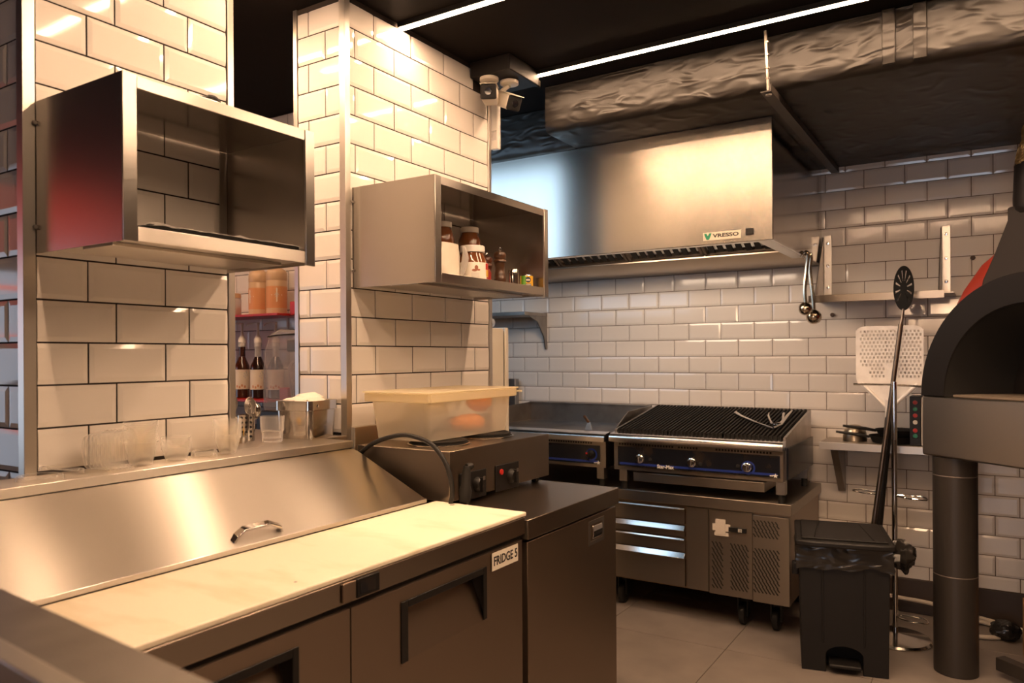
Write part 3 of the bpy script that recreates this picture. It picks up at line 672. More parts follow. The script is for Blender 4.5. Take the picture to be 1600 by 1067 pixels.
hp = root('hotplate', (-1.57, 2.13, .906), 'stainless double electric hotplate on the undercounter cabinet', 'hotplate')
obj('casing', bx(-1.765, -1.385, 1.832, 2.443, .926, 1.080), M['steel_shade'], hp, .002)
for y in (1.87, 2.40):
    for x in (-1.73, -1.42): obj('foot', MB().cyl((x, y, .906), (x, y, .926), .013, n=12), M['rubber'], hp)
for y in (1.985, 2.255):
    bb = obj('burner_plate', MB().lathe([(.101, 0), (.101, .004), (.094, .006), (.094, .013), (.089, .0155), (.062, .0155), (.058, .0135), (.001, .0135)], (-1.545, y, 1.0805), 40), M['iron'], hp)
    obj('burner_rim', MB().lathe([(.104, -.0003), (.1065, .003), (.1015, .0045)], (-1.545, y, 1.0805), 40), M['steel_smooth'], bb, local=True)
for y in (1.952, 2.152):
    pl = obj('control_plate', bx(-1.385, -1.381, y-.072, y+.072, .918, 1.006), M['plastic_black'], hp, .003)
    kn = obj('knob', MB().lathe([(.024, 0), (.023, .012), (.018, .020), (.001, .020)], (-1.381, y+.018, .962), 20, (1, 0, 0)).box(-1.368, -1.353, y+.012, y+.024, .940, .984), M['plastic_black'], pl, .001, local=True)
    obj('knob_mark', bx(-1.3528, -1.352, y+.012, y+.024, .978, .990), M['steel_dull'], pl, local=True)
    obj('indicator', MB().lathe([(.010, 0), (.009, .004), (.001, .005)], (-1.381, y-.040, .982), 16, (1, 0, 0)), M['knob_red'], pl, local=True)
cd = root('power_cable', (-1.36, 1.80, .95), 'black power cable looping over the lid corner to a hanging plug', 'cable')
obj('cord', MB().tube(spline([(-1.745, 1.802, 1.02), (-1.715, 1.80, 1.062), (-1.647, 1.80, 1.101), (-1.555, 1.80, 1.125), (-1.489, 1.80, 1.122), (-1.427, 1.80, 1.102), (-1.379, 1.80, 1.055), (-1.357, 1.801, 1.0), (-1.354, 1.802, .955), (-1.362, 1.806, .930), (-1.358, 1.825, .917), (-1.352, 1.850, .917), (-1.352, 1.862, .928)]), .0072, 10), M['rubber'], cd)
obj('plug', MB().lathe([(.010, 0), (.017, .006), (.020, .04), (.015, .055), (.013, .10), (.010, .115)], (-1.352, 1.862, .920), 16, (0, .12, 1)), M['rubber'], cd)
obj('plug_top', MB().lathe([(.010, 0), (.012, .01), (.009, .022)], (-1.352, 1.874, 1.030), 12, (0.2, .9, .1)), M['rubber'], cd)

# translucent container on the burners
ctn = root('food_container', (-1.61, 2.1, 1.096), 'long milky plastic food container lying across the hotplate burners', 'container')
def tub(x0, x1, y0, y1, z0, z1, tp, th, mtl, par):
    def ring(x0, x1, y0, y1, z, r=.018):
        out = []
        for cx, cy, a0 in ((x1-r, y0+r, -90), (x1-r, y1-r, 0), (x0+r, y1-r, 90), (x0+r, y0+r, 180)):
            for k in range(5): a = R(a0+90*k/4); out.append((cx+r*math.cos(a), cy+r*math.sin(a), z))
        return out
    rs = [ring(x0+tp, x1-tp, y0+tp, y1-tp, z0), ring(x0, x1, y0, y1, z1)]
    m = MB(); n = 20; m.add(rs[0]+rs[1], [(i, (i+1) % n, n+(i+1) % n, n+i) for i in range(n)]+[tuple(range(n))])
    return obj('tub', m, mtl, par)
tub(-1.745, -1.497, 1.868, 2.368, 1.097, 1.245, .016, .002, M['poly'], ctn)
mb = MB()
for a in ((-1.756, -1.486, 1.855, 1.868), (-1.756, -1.486, 2.368, 2.382), (-1.756, -1.745, 1.868, 2.368), (-1.497, -1.484, 1.868, 2.368)):
    mb.box(*a, 1.222, 1.250)
obj('rim', mb, M['poly_rim'], ctn, .003)
obj('lid', bx(-1.76, -1.482, 1.850, 2.388, 1.2505, 1.256), M['poly_rim'], ctn, .002)
obj('corner_tab', bx(-1.53, -1.475, 2.388, 2.402, 1.236, 1.243), M['poly_rim'], ctn, .001)
def blob(c, r, amp=.15, nu=14, nv=8, seed=0):
    m = MB(); vs = [(c[0], c[1], c[2]-r[2])]
    for j in range(1, nv):
        b_ = math.pi*(j/nv-.5)
        for i in range(nu):
            a = 2*math.pi*i/nu; d = Vector((math.cos(a)*math.cos(b_), math.sin(a)*math.cos(b_), math.sin(b_)))
            k = 1+amp*noise.noise(d*2.2+Vector((seed, seed*.7, 0))); vs.append((c[0]+d.x*r[0]*k, c[1]+d.y*r[1]*k, c[2]+d.z*r[2]*k))
    vs.append((c[0], c[1], c[2]+r[2])); L = len(vs)-1
    fs = [(0, 1+(i+1) % nu, 1+i) for i in range(nu)]+[(L, L-nu+i, L-nu+(i+1) % nu) for i in range(nu)]
    for j in range(nv-2):
        for i in range(nu): fs.append((1+j*nu+i, 1+j*nu+(i+1) % nu, 1+(j+1)*nu+(i+1) % nu, 1+(j+1)*nu+i))
    return m.add(vs, fs)
tag(obj('orange_bundle', blob((-1.585, 2.205, 1.131), (.055, .085, .031), .2, seed=3), M['orange']), 'orange food bundle low inside the milky container', 'food')
tag(obj('upper_orange_bundle', blob((-1.60, 2.300, 1.198), (.05, .040, .034), .2, seed=5), M['orange']), 'upper orange food bundle at the right end inside the container', 'food')
tag(obj('wrapped_bundle', blob((-1.60, 1.99, 1.165), (.07, .095, .062), .2, seed=9), M['greyfood']), 'grey wrapped food bundle in the middle of the milky container', 'food')

# ================================================================== CUPS ON THE LEDGE
LZ = 1.1015
def cup(loc, rb, rt, h, label, group, rx=None):
    m = MB().shell([(rb*.2, .002), (rb*.92, .002), (rb, .004), (rt, h-.004), (rt+.003, h-.002), (rt+.003, h), (rt, h)], (0, 0, 0), 24)
    m.add([(rb*.95*math.cos(2*math.pi*i/24), rb*.95*math.sin(2*math.pi*i/24), .002) for i in range(24)], [tuple(range(24))])
    o = obj('plastic_cup', m, M['cup']); o.location = loc; tag(o, label, 'cup', group); return o
def stack(x, y, rb, rt, h, n, dz, label, group):
    c = cup((x, y, LZ), rb, rt, h, label, group)
    for k in range(1, n):
        d = c.copy(); COL.objects.link(d); d.location = (x+random.uniform(-.0006, .0006), y+random.uniform(-.0006, .0006), LZ+k*dz)
stack(-1.795, 1.098, .027, .037, .060, 12, .0046, 'clear plastic cup in the tall ringed stack second from the left', 'cups in the tall ringed stack')
stack(-1.795, 1.195, .026, .034, .034, 8, .0042, 'clear plastic tub in the short stack right of the tall ringed stack', 'tubs in the short stack')
stack(-1.795, 1.352, .022, .035, .050, 15, .0035, 'clear plastic cup in the tapered stack at the pillar right trim', 'cups in the tapered stack')
# two nests of deli tubs lying on their sides: upright discs
g1 = cup((0, 0, 0), .040, .046, .050, 'clear plastic tub in the nest standing on edge at the left', 'tubs nested on edge')
g1.rotation_euler = (R(-90), 0, R(-14)); g1.location = (-1.796, .960, LZ+.0485)
for k in range(1, 7):
    d = g1.copy(); COL.objects.link(d); d.location = (-1.796+.0022*k, .960+.0085*k, LZ+.0485)
def flat_lid(x, y, z, r, label, group, tilt=0):
    m = MB().shell([(.001, .004), (r*.72, .004), (r*.76, .010), (r*.93, .010), (r, .006), (r, 0)], (0, 0, 0), 28)
    o = obj('cup_lid', m, M['cup_lid']); o.location = (x, y, z); o.rotation_euler = (R(tilt), 0, 0); return tag(o, label, 'lid', group)
flat_lid(-1.785, .855, LZ, .047, 'clear plastic lid lying at the far left end of the ledge', None)
flat_lid(-1.790, .905, LZ+.011, .046, 'clear plastic lid leaning on another lid near the left trim', None, -9)
for k in range(3): flat_lid(-1.795, 1.278, LZ+.004*k, .034, 'clear plastic lid in the low pile between two cup stacks', 'lids in the low pile')

# ================================================================== BAR BEHIND THE GAP
bc = root('bar_counter', (-2.1, 1.66, 0), 'steel bar counter in the gap between the two tiled pillars', 'counter')
obj('counter_top', bx(-2.33, -1.8605, 1.436, 1.880, 1.072, 1.1008), M['steel_y'], bc, .002)
obj('counter_base', bx(-2.28, -1.90, 1.45, 1.87, 0, 1.071), M['black'], bc)
bk = root('back_counter', (-2.9, 2.4, 0), 'dark back bar counter below the red shelves', 'counter')
obj('counter_top', bx(-4.2, -2.13, 2.20, 2.645, .985, 1.02), M['plastic_black'], bk, .002)
obj('counter_base', bx(-4.2, -2.13, 2.24, 2.645, 0, .984), M['black'], bk)
bu = root('ice_bucket', (-1.94, 1.785, 1.101), 'square steel pan heaped with white crumpled paper beside the middle pillar', 'pan')
T = Matrix.Translation((-1.948, 1.782, 1.1012)) @ Matrix.Rotation(R(12), 4, 'Z') @ Matrix.Diagonal((.90, .88, 1.02, 1))
def pan_ring(w, d, z, r):
    out = []
    for cx, cy, a0 in ((w-r, -d+r, -90), (w-r, d-r, 0), (-w+r, d-r, 90), (-w+r, -d+r, 180)):
        for k in range(5): a = R(a0+90*k/4); out.append((cx+r*math.cos(a), cy+r*math.sin(a), z))
    return out
m = MB(); m.T = T
rs = [pan_ring(.073, .084, 0, .022), pan_ring(.077, .089, .090, .022), pan_ring(.082, .094, .092, .024), pan_ring(.082, .094, .122, .024), pan_ring(.078, .090, .122, .022), pan_ring(.072, .084, .05, .02)]
m.add(sum(rs, []), [(k*20+i, k*20+(i+1) % 20, (k+1)*20+(i+1) % 20, (k+1)*20+i) for k in range(5) for i in range(20)]+[tuple(range(20)), tuple(100+i for i in range(20))])
obj('pan_body', m, M['steel_smooth'], bu)
m = MB(); m.T = T; m.lathe([(.005, 0), (.004, .003), (.001, .003)], (.0825, -.05, .105), 10, (1, 0, 0)); obj('rivet', m, M['chrome'], bu)
for i, (dx, dy, dz, a, b_, c_) in enumerate([(-.01, .035, .122, .055, .05, .024), (-.02, -.04, .118, .045, .04, .016), (.03, .0, .116, .038, .05, .014)]):
    p_ = T @ Vector((dx, dy, dz)); tag(obj('paper_heap' if i == 0 else 'paper_scrap', blob(p_, (a, b_, c_), .35, seed=i*4+1), M['foam']), ['largest white crumpled paper heaped in the steel pan', 'small white paper scrap at the left end of the steel pan', 'white paper scrap at the front rim of the steel pan'][i], 'paper')
tg = root('tumbler', (-1.93, 1.625, 1.101), 'clear faceted glass tumbler left of the steel pan', 'glass')
pr = MB(); n_ = 18; vs = []
for r_, h_ in ((.030, 0), (.032, .004), (.0335, .034), (.0365, .036), (.0385, .082), (.0365, .082), (.034, .04), (.028, .012)):
    for i in range(n_): a = 2*math.pi*i/n_; q = r_*(1-.04*(i % 2) if h_ < .035 else 1); vs.append((-1.935+q*math.cos(a), 1.625+q*math.sin(a), 1.101+h_))
pr.add(vs, [(k*n_+i, k*n_+(i+1) % n_, (k+1)*n_+(i+1) % n_, (k+1)*n_+i) for k in range(7) for i in range(n_)]+[tuple(range(n_)), tuple(7*n_+i for i in range(n_))])
obj('glass_wall', pr, M['glass'], tg)
ut = root('utensil_holder', (-2.02, 1.600, 1.101), 'perforated steel utensil holder left of the tumbler', 'holder')
ux, uy = -2.03, 1.60
obj('holder_body', MB().shell([(.026, 0), (.028, .085), (.026, .085), (.024, .004)], (ux, uy, 1.101), 20), M['steel_smooth'], ut)
hl = MB()
for k in range(5):
    for a in (-68, -38, -8):
        an = R(a); p0 = Vector((ux+.0272*math.cos(an), uy+.0272*math.sin(an), 1.117+.015*k)); hl.cyl(p0, p0+Vector((math.cos(an), math.sin(an), 0))*.0013, .0042, n=8)
obj('hole', hl, M['slot'], ut, stuff=True)
for i, (dx, dy, rr) in enumerate([(-.012, -.018, .030), (.008, .0, .027), (-.005, .018, .029), (.012, .012, .024)]):
    q = root('strainer' if i < 2 else 'bar_spoon', (ux+dx*.5, uy+dy*.5, 1.11), ['coiled bar strainer standing leftmost in the utensil holder', 'coiled bar strainer standing in the middle of the utensil holder', 'steel bar spoon standing right in the utensil holder', 'short steel bar spoon at the front of the utensil holder'][i], 'utensil')
    zc = 1.222-.008*i; c_ = Vector((ux+dx*2.2, uy+dy*2.0, zc))
    obj('handle', MB().tube([(ux+dx*.4, uy+dy*.4, 1.108), (ux+dx, uy+dy, 1.17), c_-Vector((0, 0, rr))], .003, 6), M['steel_smooth'], q)
    if i < 2:
        cc = MB()
        for s_ in (1, .8, .6, .4): cc.tube([c_+Vector((-.3*math.cos(t)*rr*s_, .95*math.cos(t)*rr*s_, math.sin(t)*rr*s_)) for t in [2*math.pi*k/20 for k in range(20)]], .0024, 5, True)
        obj('strainer_coil', cc, M['steel_dull'], q)
    else: obj('spoon_bowl', blob(c_, (.008, rr*.55, rr*.9), .02), M['steel_smooth'], q)
sc_ = obj('measuring_cup', MB().lathe([(.012, 0), (.017, .022), (.0165, .022), (.011, .003), (.001, .003)], (-1.985, 1.548, 1.101), 16), M['steel_smooth']); tag(sc_, 'tiny steel measuring cup in front of the utensil holder', 'cup')
yl = obj('lemon_wedge', blob((-1.99, 1.482, 1.117), (.016, .016, .016), .1), M['can_yellow']); tag(yl, 'bit of yellow fruit beside the tapered cup stack', 'fruit')

for z, x1, lab in ((1.583, -2.872, 'upper red shelf holding the sauce bottles'), (1.163, -2.95, 'lower red shelf holding the syrup bottles')):
    s_ = root('red_shelf', (-3.3, 2.55, z), lab, 'shelf', 'red bar shelves')
    obj('board', bx(-4.0, x1, 2.445, 2.646, z-.012, z), M['red'], s_, .002)
    obj('end_bracket', bx(x1+.001, x1+.062, 2.520, 2.60, z-.010, z+.058), M['red'], s_, .004)
def sauce(x, y, z, label, ph):
    r = root('sauce_bottle', (x, y, z), label, 'bottle', 'tan sauce bottles', ph)
    obj('bottle_body', MB().lathe([(.044, 0), (.050, .004), (.050, .160), (.0485, .164), (.0505, .168), (.0505, .200), (.046, .214), (.026, .228), (.0245, .262), (.027, .264), (.027, .285), (.022, .288)], (0, 0, 0), 26), M['bottle_tan'], r, local=True)
    L = obj('paper_label', on_cyl(MB(), .0506, -140, 55, .028, .135, 18), M['label_orange'], r, local=True)
    mb = MB(); a = R(-40); w = 30
    vs = [(.0512*math.cos(a+R(du)), .0512*math.sin(a+R(du)), .092+dz) for du, dz in ((0, 0), (-w, 0), (0, -.036), (w, 0), (0, .036))]
    mb.add(vs, [(0, 1, 2), (0, 2, 3), (0, 3, 4), (0, 4, 1)]); obj('diamond_badge', mb, M['label_cream'], L, local=True)
    mb = MB()
    for i in range(3): on_cyl(mb, .0516, -40-13+4*(i != 1), -40+13-4*(i != 1), .084+.007*i, .0865+.007*i, 4)
    obj('badge_print', mb, M['label_grey'], L, local=True)
sauce(-3.125, 2.545, 1.5835, 'tan sauce bottle with orange label, left on the upper red shelf', R(-58))
sauce(-2.975, 2.53, 1.5835, 'tan sauce bottle with diamond badge nearest the red bracket', 0)
jr = root('honey_jar', (-3.27, 2.50, 1.5835), 'glass jar with amber contents half hidden by the left pillar', 'jar')
obj('jar_glass', MB().lathe([(.036, 0), (.038, .004), (.038, .082), (.034, .09)], (-3.265, 2.50, 1.5835), 20), M['clear'], jr)
obj('jar_lid', MB().lathe([(.037, .0905), (.037, .112), (.034, .114)], (-3.265, 2.50, 1.5835), 20), M['bottle_tan'], jr)
obj('amber_content', MB().lathe([(.034, .003), (.036, .006), (.036, .042), (.001, .042)], (-3.265, 2.50, 1.5835), 20), M['label_orange'], jr)
def syrup(x, y, z, m, label, full):
    r = root('syrup_bottle', (x, y, z), label, 'bottle', 'syrup pump bottles')
    obj('bottle_body', MB().lathe([(.034, 0), (.038, .004), (.038, .150), (.036, .165), (.022, .195), (.0165, .21)], (0, 0, 0), 24), m, r, local=True)
    obj('bottle_neck', MB().lathe([(.0163, .2105), (.0155, .24), (.0165, .262)], (0, 0, 0), 18), m if full else M['clear'], r, local=True)
    obj('neck_ring', MB().lathe([(.0185, .2625), (.0185, .282)], (0, 0, 0), 18), M['label_grey'], r, local=True)
    L = obj('paper_label', on_cyl(MB(), .0386, -135, 48, .045, .145, 14), M['label_cream'], r, local=True)
    mb = MB()
    for a, zz in ((-22, .125), (-12, .116), (-26, .112), (-6, .128), (-16, .104), (2, .118), (-10, .136)): on_cyl(mb, .0390, a-4, a+4, zz-.004, zz+.004, 2)
    obj('leaf_print', mb, M['label_grey'], L, local=True)
    mb = MB(); 
    for a, zz in ((-78, .060), (-58, .056), (-40, .064), (-20, .058)): on_cyl(mb, .0390, a-6, a+6, zz-.006, zz+.006, 2)
    obj('fruit_print', mb, M['label_orange'], L, local=True)
    obj('pump', MB().lathe([(.0195, .2825), (.0195, .298), (.013, .312), (.008, .322), (.0065, .345), (.0065, .372), (.009, .374), (.009, .384)], (0, 0, 0), 16).tube([(0, 0, .38), (-.02, -.012, .382), (-.045, -.026, .376), (-.052, -.03, .366)], .005, 8), M['pump'], r, local=True)
syrup(-3.245, 2.535, 1.1635, M['syrup'], 'reddish brown syrup bottle with white pump beside the left trim', True)
syrup(-3.135, 2.545, 1.1635, M['syrup2'], 'darkest syrup bottle with white pump, left of the blender', False)
syrup(-3.02, 2.56, 1.1635, M['syrup2'], 'syrup bottle mostly hidden behind the blender', False)
bl = root('blender', (-2.70, 2.42, 1.02), 'bar blender with a smoked see-through sound cover', 'blender')
obj('motor_base', MB().prism([(-2.830, 1.0205), (-2.520, 1.0205), (-2.520, 1.115), (-2.560, 1.128), (-2.800, 1.128), (-2.830, 1.115)], 2.285, 2.53, 'y'), M['plastic_black'], bl, .004)
obj('cover', MB().prism([(-2.805, 1.129), (-2.560, 1.129), (-2.560, 1.49), (-2.700, 1.495), (-2.760, 1.475), (-2.795, 1.40), (-2.805, 1.30)], 2.30, 2.50, 'y'), M['smoke'], bl, .012)
obj('jug', MB().shell([(.048, 0), (.052, .02), (.070, .17), (.066, .20), (.03, .24)], (-2.645, 2.40, 1.135), 18), M['smoke'], bl)
obj('jug_lid', bx(-2.700, -2.565, 2.35, 2.45, 1.395, 1.45), M['plastic_black'], bl, .006)
obj('back_plate', bx(-2.630, -2.555, 2.505, 2.53, 1.129, 1.47), M['plastic_black'], bl)
obj('cover_edge', MB().tube([(-2.760, 2.296, 1.462), (-2.700, 2.296, 1.468), (-2.565, 2.296, 1.472)], .004, 6), M['chrome'], bl)

# ================================================================== BEHIND THE MIDDLE PILLAR: white fridge, shelf, post
fg = root('white_fridge', (-2.4, 3.05, 0), 'white upright fridge showing behind the middle pillar', 'fridge')
obj('cabinet', bx(-2.72, -2.12, 2.79, 3.272, .02, 1.512), M['fridge_white'], fg, .004)
obj('gasket', bx(-2.71, -2.13, 3.2725, 3.289, .06, 1.50), M['slot'], fg)
obj('door', bx(-2.72, -2.12, 3.2895, 3.322, .05, 1.517), M['fridge_white'], fg, .006)
cf = obj('film_roll', MB().lathe([(.022, 0), (.026, .01), (.026, .15), (.022, .16)], (-2.20, 3.06, 1.5395), 18, (0.35, 1, 0)), M['film']); tag(cf, 'crumpled clear film lying on top of the white fridge', 'film')
ls = root('left_wall_shelf', (-2.9, 4.35, 1.64), 'grey steel wall shelf on a curved bracket behind the middle pillar', 'shelf')
obj('shelf_plate', bx(-3.3, -2.555, 4.20, 4.497, 1.636, 1.660), M['steel_dull'], ls, .002)
for x in (-2.562, -3.25):
    obj('bracket', MB().prism([(4.497, 1.635), (4.497, 1.415), (4.480, 1.415), (4.455, 1.50), (4.37, 1.60), (4.26, 1.635)], x-.004, x+.004, 'x'), M['steel_dull'], ls)
po = obj('flue_post', bx(-2.83, -2.765, 4.41, 4.46, .66, 1.212), M['steel_dull'], None, .002); tag(po, 'short dull grey metal post behind the griddle corner', 'post')

# ================================================================== CHEF BASE (refrigerated drawers) with griddle and charbroiler
cb_ = root('chef_base', (-1.7, 4.1, 0), 'low refrigerated chef base with steel drawers under the charbroiler', 'fridge')
BX0, BX1, BY = -2.63, -.797, 3.75
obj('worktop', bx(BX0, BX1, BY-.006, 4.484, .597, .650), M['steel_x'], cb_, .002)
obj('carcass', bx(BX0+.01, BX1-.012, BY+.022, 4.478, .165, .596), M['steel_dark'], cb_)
dz = [(.566, .594, .555), (.447, .551, .510), (.372, .440, .425), (.168, .366, .325)]
zs = [.590, .548, .432, .366, .170]
k = 0
for x0, x1 in ((-2.62, -1.985), (-1.965, -1.328)):
    for i in range(4):
        zt, zb = (.585, .492, .428, .352)[i], (.496, .432, .356, .176)[i]
        th = (.010, .026, .011, .028)[i]
        d = obj('drawer', MB().prism([(BY+.002, zb), (BY+.002, zt-th-.004), (BY+.021, zt-th-.004), (BY+.021, zb)], x0, x1, 'x'), M['steel_x'], cb_, .001)
        obj('handle_lip', MB().prism([(BY-.012, zt-th), (BY-.012+.8*(th-.004), zt-.004), (BY+.021, zt-.004), (BY+.021, zt-th-.003), (BY-.010, zt-th-.003)], x0, x1, 'x'), M['steel_smooth'], d, .0008, local=True)
obj('centre_panel', bx(-1.318, -1.205, BY+.004, BY+.021, .172, .590), M['steel_x'], cb_, .001)
fpn = obj('compressor_panel', bx(-1.200, -.985, BY+.002, BY+.021, .166, .590), M['steel_x'], cb_, .001)
fp2 = obj('louvre_door', bx(-.982, -.809, BY-.004, BY+.021, .162, .584), M['steel_x'], cb_, .001)
def slots(x0, x1, z0, z1, y, par):
    m = MB(); nx = max(3, round((x1-x0)/.0165)); nz = max(4, round((z1-z0)/.0155))
    for j in range(nz):
        for i in range(nx):
            cx = x0+(x1-x0)*(i+.5+.25*((j % 2)*2-1)*.8)/nx; cz = z0+(z1-z0)*(j+.5)/nz
            if cx < x0+.004 or cx > x1-.004: continue
            a = R(-52); c_, s_ = math.cos(a), math.sin(a); L, w = .0095, .0027
            pts = [(cx+u*c_-v*s_, cz+u*s_+v*c_) for u, v in ((-L, -w), (L, -w), (L, w), (-L, w))]
            m.prism(pts, y-.0012, y+.001, 'y')
    obj('vent_slot', m, M['slot'], par, stuff=True, smooth=False, local=True)
slots(-1.186, -1.130, .196, .430, BY+.002, fpn); slots(-1.092, -1.004, .200, .430, BY+.002, fpn)
slots(-.978, -.856, .478, .562, BY-.004, fp2); slots(-.978, -.856, .208, .424, BY-.004, fp2)
mb = MB(); mb.box(-1.181, -1.092, BY-.004, BY+.0018, .487, .522); mb.box(-1.166, -1.115, BY-.0045, BY-.0001, .470, .545); mb.box(-1.172, -1.10, BY-.003, BY-.0002, .462, .48)
obj('tape_patch', mb, M['tape'], fpn, .001, local=True)
tc_ = obj('thermostat', bx(-1.100, -1.012, BY-.0055, BY+.0018, .489, .512), M['plastic_black'], fpn, .001, local=True)
mb = MB()
for i in range(3):
    for j in range(3): mb.box(-1.052+.007*i, -1.048+.007*i, BY-.0065, BY-.0056, .492+.006*j, .496+.006*j)
obj('keypad_dots', mb, M['print_white'], fpn, stuff=True, local=True)
for x in (BX0+.12, -1.72, -1.06, BX1-.10):
    for y in (3.87, 4.38):
        obj('caster', MB().lathe([(.048, -.016), (.055, -.012), (.055, .012), (.048, .016)], (x, y, .055), 18, (1, 0, 0)).box(x-.026, x-.020, y-.025, y+.025, .05, .15).box(x+.020, x+.026, y-.025, y+.025, .05, .15).box(x-.04, x+.04, y-.04, y+.04, .148, .164), M['rubber'], cb_)

def knob_set(x, z, par, m1, m2, y=3.731):
    k = obj('knob', MB().lathe([(.022, 0), (.024, .004), (.0225, .008), (.019, .010), (.0175, .024), (.015, .027), (.001, .027)], (x, y, z), 22, (0, -1, 0)), m1, par)
    obj('grip_bar', bx(x-.0045, x+.0045, y-.036, y-.026, z-.016, z+.016), m1, k, .001, local=True)
    if m2: obj('knob_ring', MB().shell([(.025, 0), (.034, .001), (.034, .0015)], (x+.006, y+.0005, z-.002), 22, (0, -1, 0)), m2, k, local=True)
# charbroiler
ch = root('charbroiler', (-1.28, 4.05, .65), 'gas charbroiler with cast iron grates on the right of the chef base', 'grill')
CX0, CX1 = -1.735, -.832
RAIL = [(3.712, .906), (3.712, .921), (3.714, .930), (3.719, .938), (3.727, .9445), (3.738, .948), (3.755, .950), (3.795, .955), (3.795, .905)]
obj('front_rail', MB().prism(RAIL, CX0, CX1, 'x'), M['rail'], ch)
obj('front_frame', bx(CX0+.02, CX1-.002, 3.738, 3.790, .756, .904), M['steel_x'], ch, .001)
pn = obj('control_panel', bx(-1.690, -.848, 3.732, 3.7378, .778, .882), M['panel_black'], ch)
obj('panel_stripe', bx(-1.680, -.86, 3.7312, 3.7319, .786, .797), M['blue'], pn, local=True)
mb = MB()
for g0, cnt in ((-1.685, 20), (-1.355, 7), (-1.16, 18)):
    for i in range(cnt): mb.box(g0+.0155*i, g0+.0155*i+.009, 3.7365, 3.7381, .889, .899)
obj('vent_slot', mb, M['slot'], ch, stuff=True, smooth=False)
text('brand_letters', 'Star-Max', .026, M['print_white'], ch, Matrix.Translation((-1.422, 3.7308, .788)) @ FACE_FRONT, .0007, .95)
def star(x, z, par):
    m = MB(); pts = []
    for i in range(10): a = R(90+36*i); r_ = .013 if i % 2 == 0 else .0055; pts.append((x+r_*math.cos(a)*1.1, z+r_*math.sin(a)))
    m.prism(pts, 3.7295, 3.7303, 'y'); m.box(x-.026, x-.010, 3.7295, 3.7303, z-.003, z+.002); obj('star_emblem', m, M['print_white'], par)
star(-.868, .786, ch)
for x, z in ((-1.563, .822), (-1.281, .822), (-1.003, .818)): knob_set(x, z, ch, M['chrome'], None if x < -1.2 else M['blue'])
for x, z in ((-1.505, .822), (-1.235, .816), (-1.048, .820)): obj('igniter_hole', MB().lathe([(.010, 0), (.008, .003)], (x, 3.7317, z), 12, (0, -1, 0)), M['slot'], ch)
obj('side_panel', MB().prism([(3.791, .757), (3.791, .965), (4.405, 1.062), (4.405, .772), (4.36, .757)], CX1-.013, CX1, 'x'), M['steel_dull'], ch, .001)
obj('side_panel', MB().prism([(3.791, .757), (3.791, .965), (4.405, 1.062), (4.405, .772), (4.36, .757)], CX0, CX0+.013, 'x'), M['steel_dull'], ch, .001)
obj('lower_side', bx(CX1+.0003, CX1+.009, 3.80, 4.408, .760, .915), M['panel_black'], ch)
obj('rear_panel', bx(CX0+.014, CX1-.014, 4.392, 4.405, .76, 1.060), M['steel_dull'], ch)
obj('firebox', MB().prism([(3.796, .80), (3.796, .925), (4.39, 1.02), (4.39, .80)], CX0+.02, CX1-.02, 'x'), M['soot'], ch)
sl = (1.060-.966)/(4.395-3.80)
nb = 46
for s_ in range(3):
    x0 = CX0+.016+s_*(CX1-CX0-.032)/3+.002; x1 = CX0+.016+(s_+1)*(CX1-CX0-.032)/3-.002
    m = MB()
    def zz(y): return .968+(y-3.80)*sl
    def bar(xa, xb, ya, yb, h=.012, u=0):
        m.add([(xa, ya, zz(ya)-h), (xb, ya, zz(ya)-h), (xb, yb, zz(yb)-h), (xa, yb, zz(yb)-h), (xa, ya, zz(ya)+u), (xb, ya, zz(ya)+u), (xb, yb, zz(yb)+u), (xa, yb, zz(yb)+u)],
              [(0,3,2,1),(4,5,6,7),(0,1,5,4),(1,2,6,5),(2,3,7,6),(3,0,4,7)])
    bar(x0, x1, 3.797, 3.809); bar(x0, x1, 4.378, 4.390); bar(x0, x1, 4.085, 4.093, .014, -.004); bar(x0, x0+.006, 3.797, 4.390, .014, -.001); bar(x1-.006, x1, 3.797, 4.390, .014, -.001)
    gr = obj('grate', m, M['iron'], ch)
    for i in range(14):
        m = MB(); xc = x0+.008+(x1-x0-.016)*i/13; bar(xc-.0045, xc+.0045, 3.786, 4.388, .012, .006); obj('grate_bar', m, M['iron'], gr, local=True)
obj('drip_tray', bx(-1.607, -.922, 3.744, 4.30, .700, .747), M['steel_x'], ch, .002)
for x, y in ((-1.665, 3.765), (-.848, 3.765), (-1.70, 4.33), (-.855, 4.33)):
    lg = obj('leg', bx(x-.022, x+.022, y-.022, y+.022, .694, .757), M['steel_dull'], ch, .002); obj('foot', MB().cyl((x, y, .6505), (x, y, .694), .016, n=12), M['rubber'], lg, local=True)
# griddle
gd = root('griddle', (-2.2, 4.05, .65), 'flat-top griddle with a splash guard left of the charbroiler', 'griddle')
GX0, GX1 = -2.640, -1.764
obj('front_rail', MB().prism([(y, z-.006) for y, z in RAIL], GX0, GX1, 'x'), M['rail'], gd)
obj('front_frame', bx(GX0, GX1, 3.738, 3.790, .756, .898), M['steel_x'], gd, .001)
pg = obj('control_panel', bx(GX0+.04, GX1-.035, 3.732, 3.7378, .775, .876), M['panel_black'], gd)
obj('panel_stripe', bx(GX0+.05, GX1-.04, 3.7312, 3.7319, .783, .794), M['blue'], pg, local=True)
mb = MB()
for g0, cnt in ((-2.33, 8), (-2.12, 18)):
    for i in range(cnt): mb.box(g0+.0155*i, g0+.0155*i+.009, 3.7365, 3.7381, .884, .893)
obj('vent_slot', mb, M['slot'], gd, stuff=True, smooth=False)
for x in (-2.47, -2.16, -1.852):
    knob_set(x, .828, gd, M['plastic_black'], M['blue'])
    obj('knob_pointer', bx(x-.012, x-.002, 3.6935, 3.6949, .832, .842), M['knob_red'], gd)
star(-1.805, .783, gd)
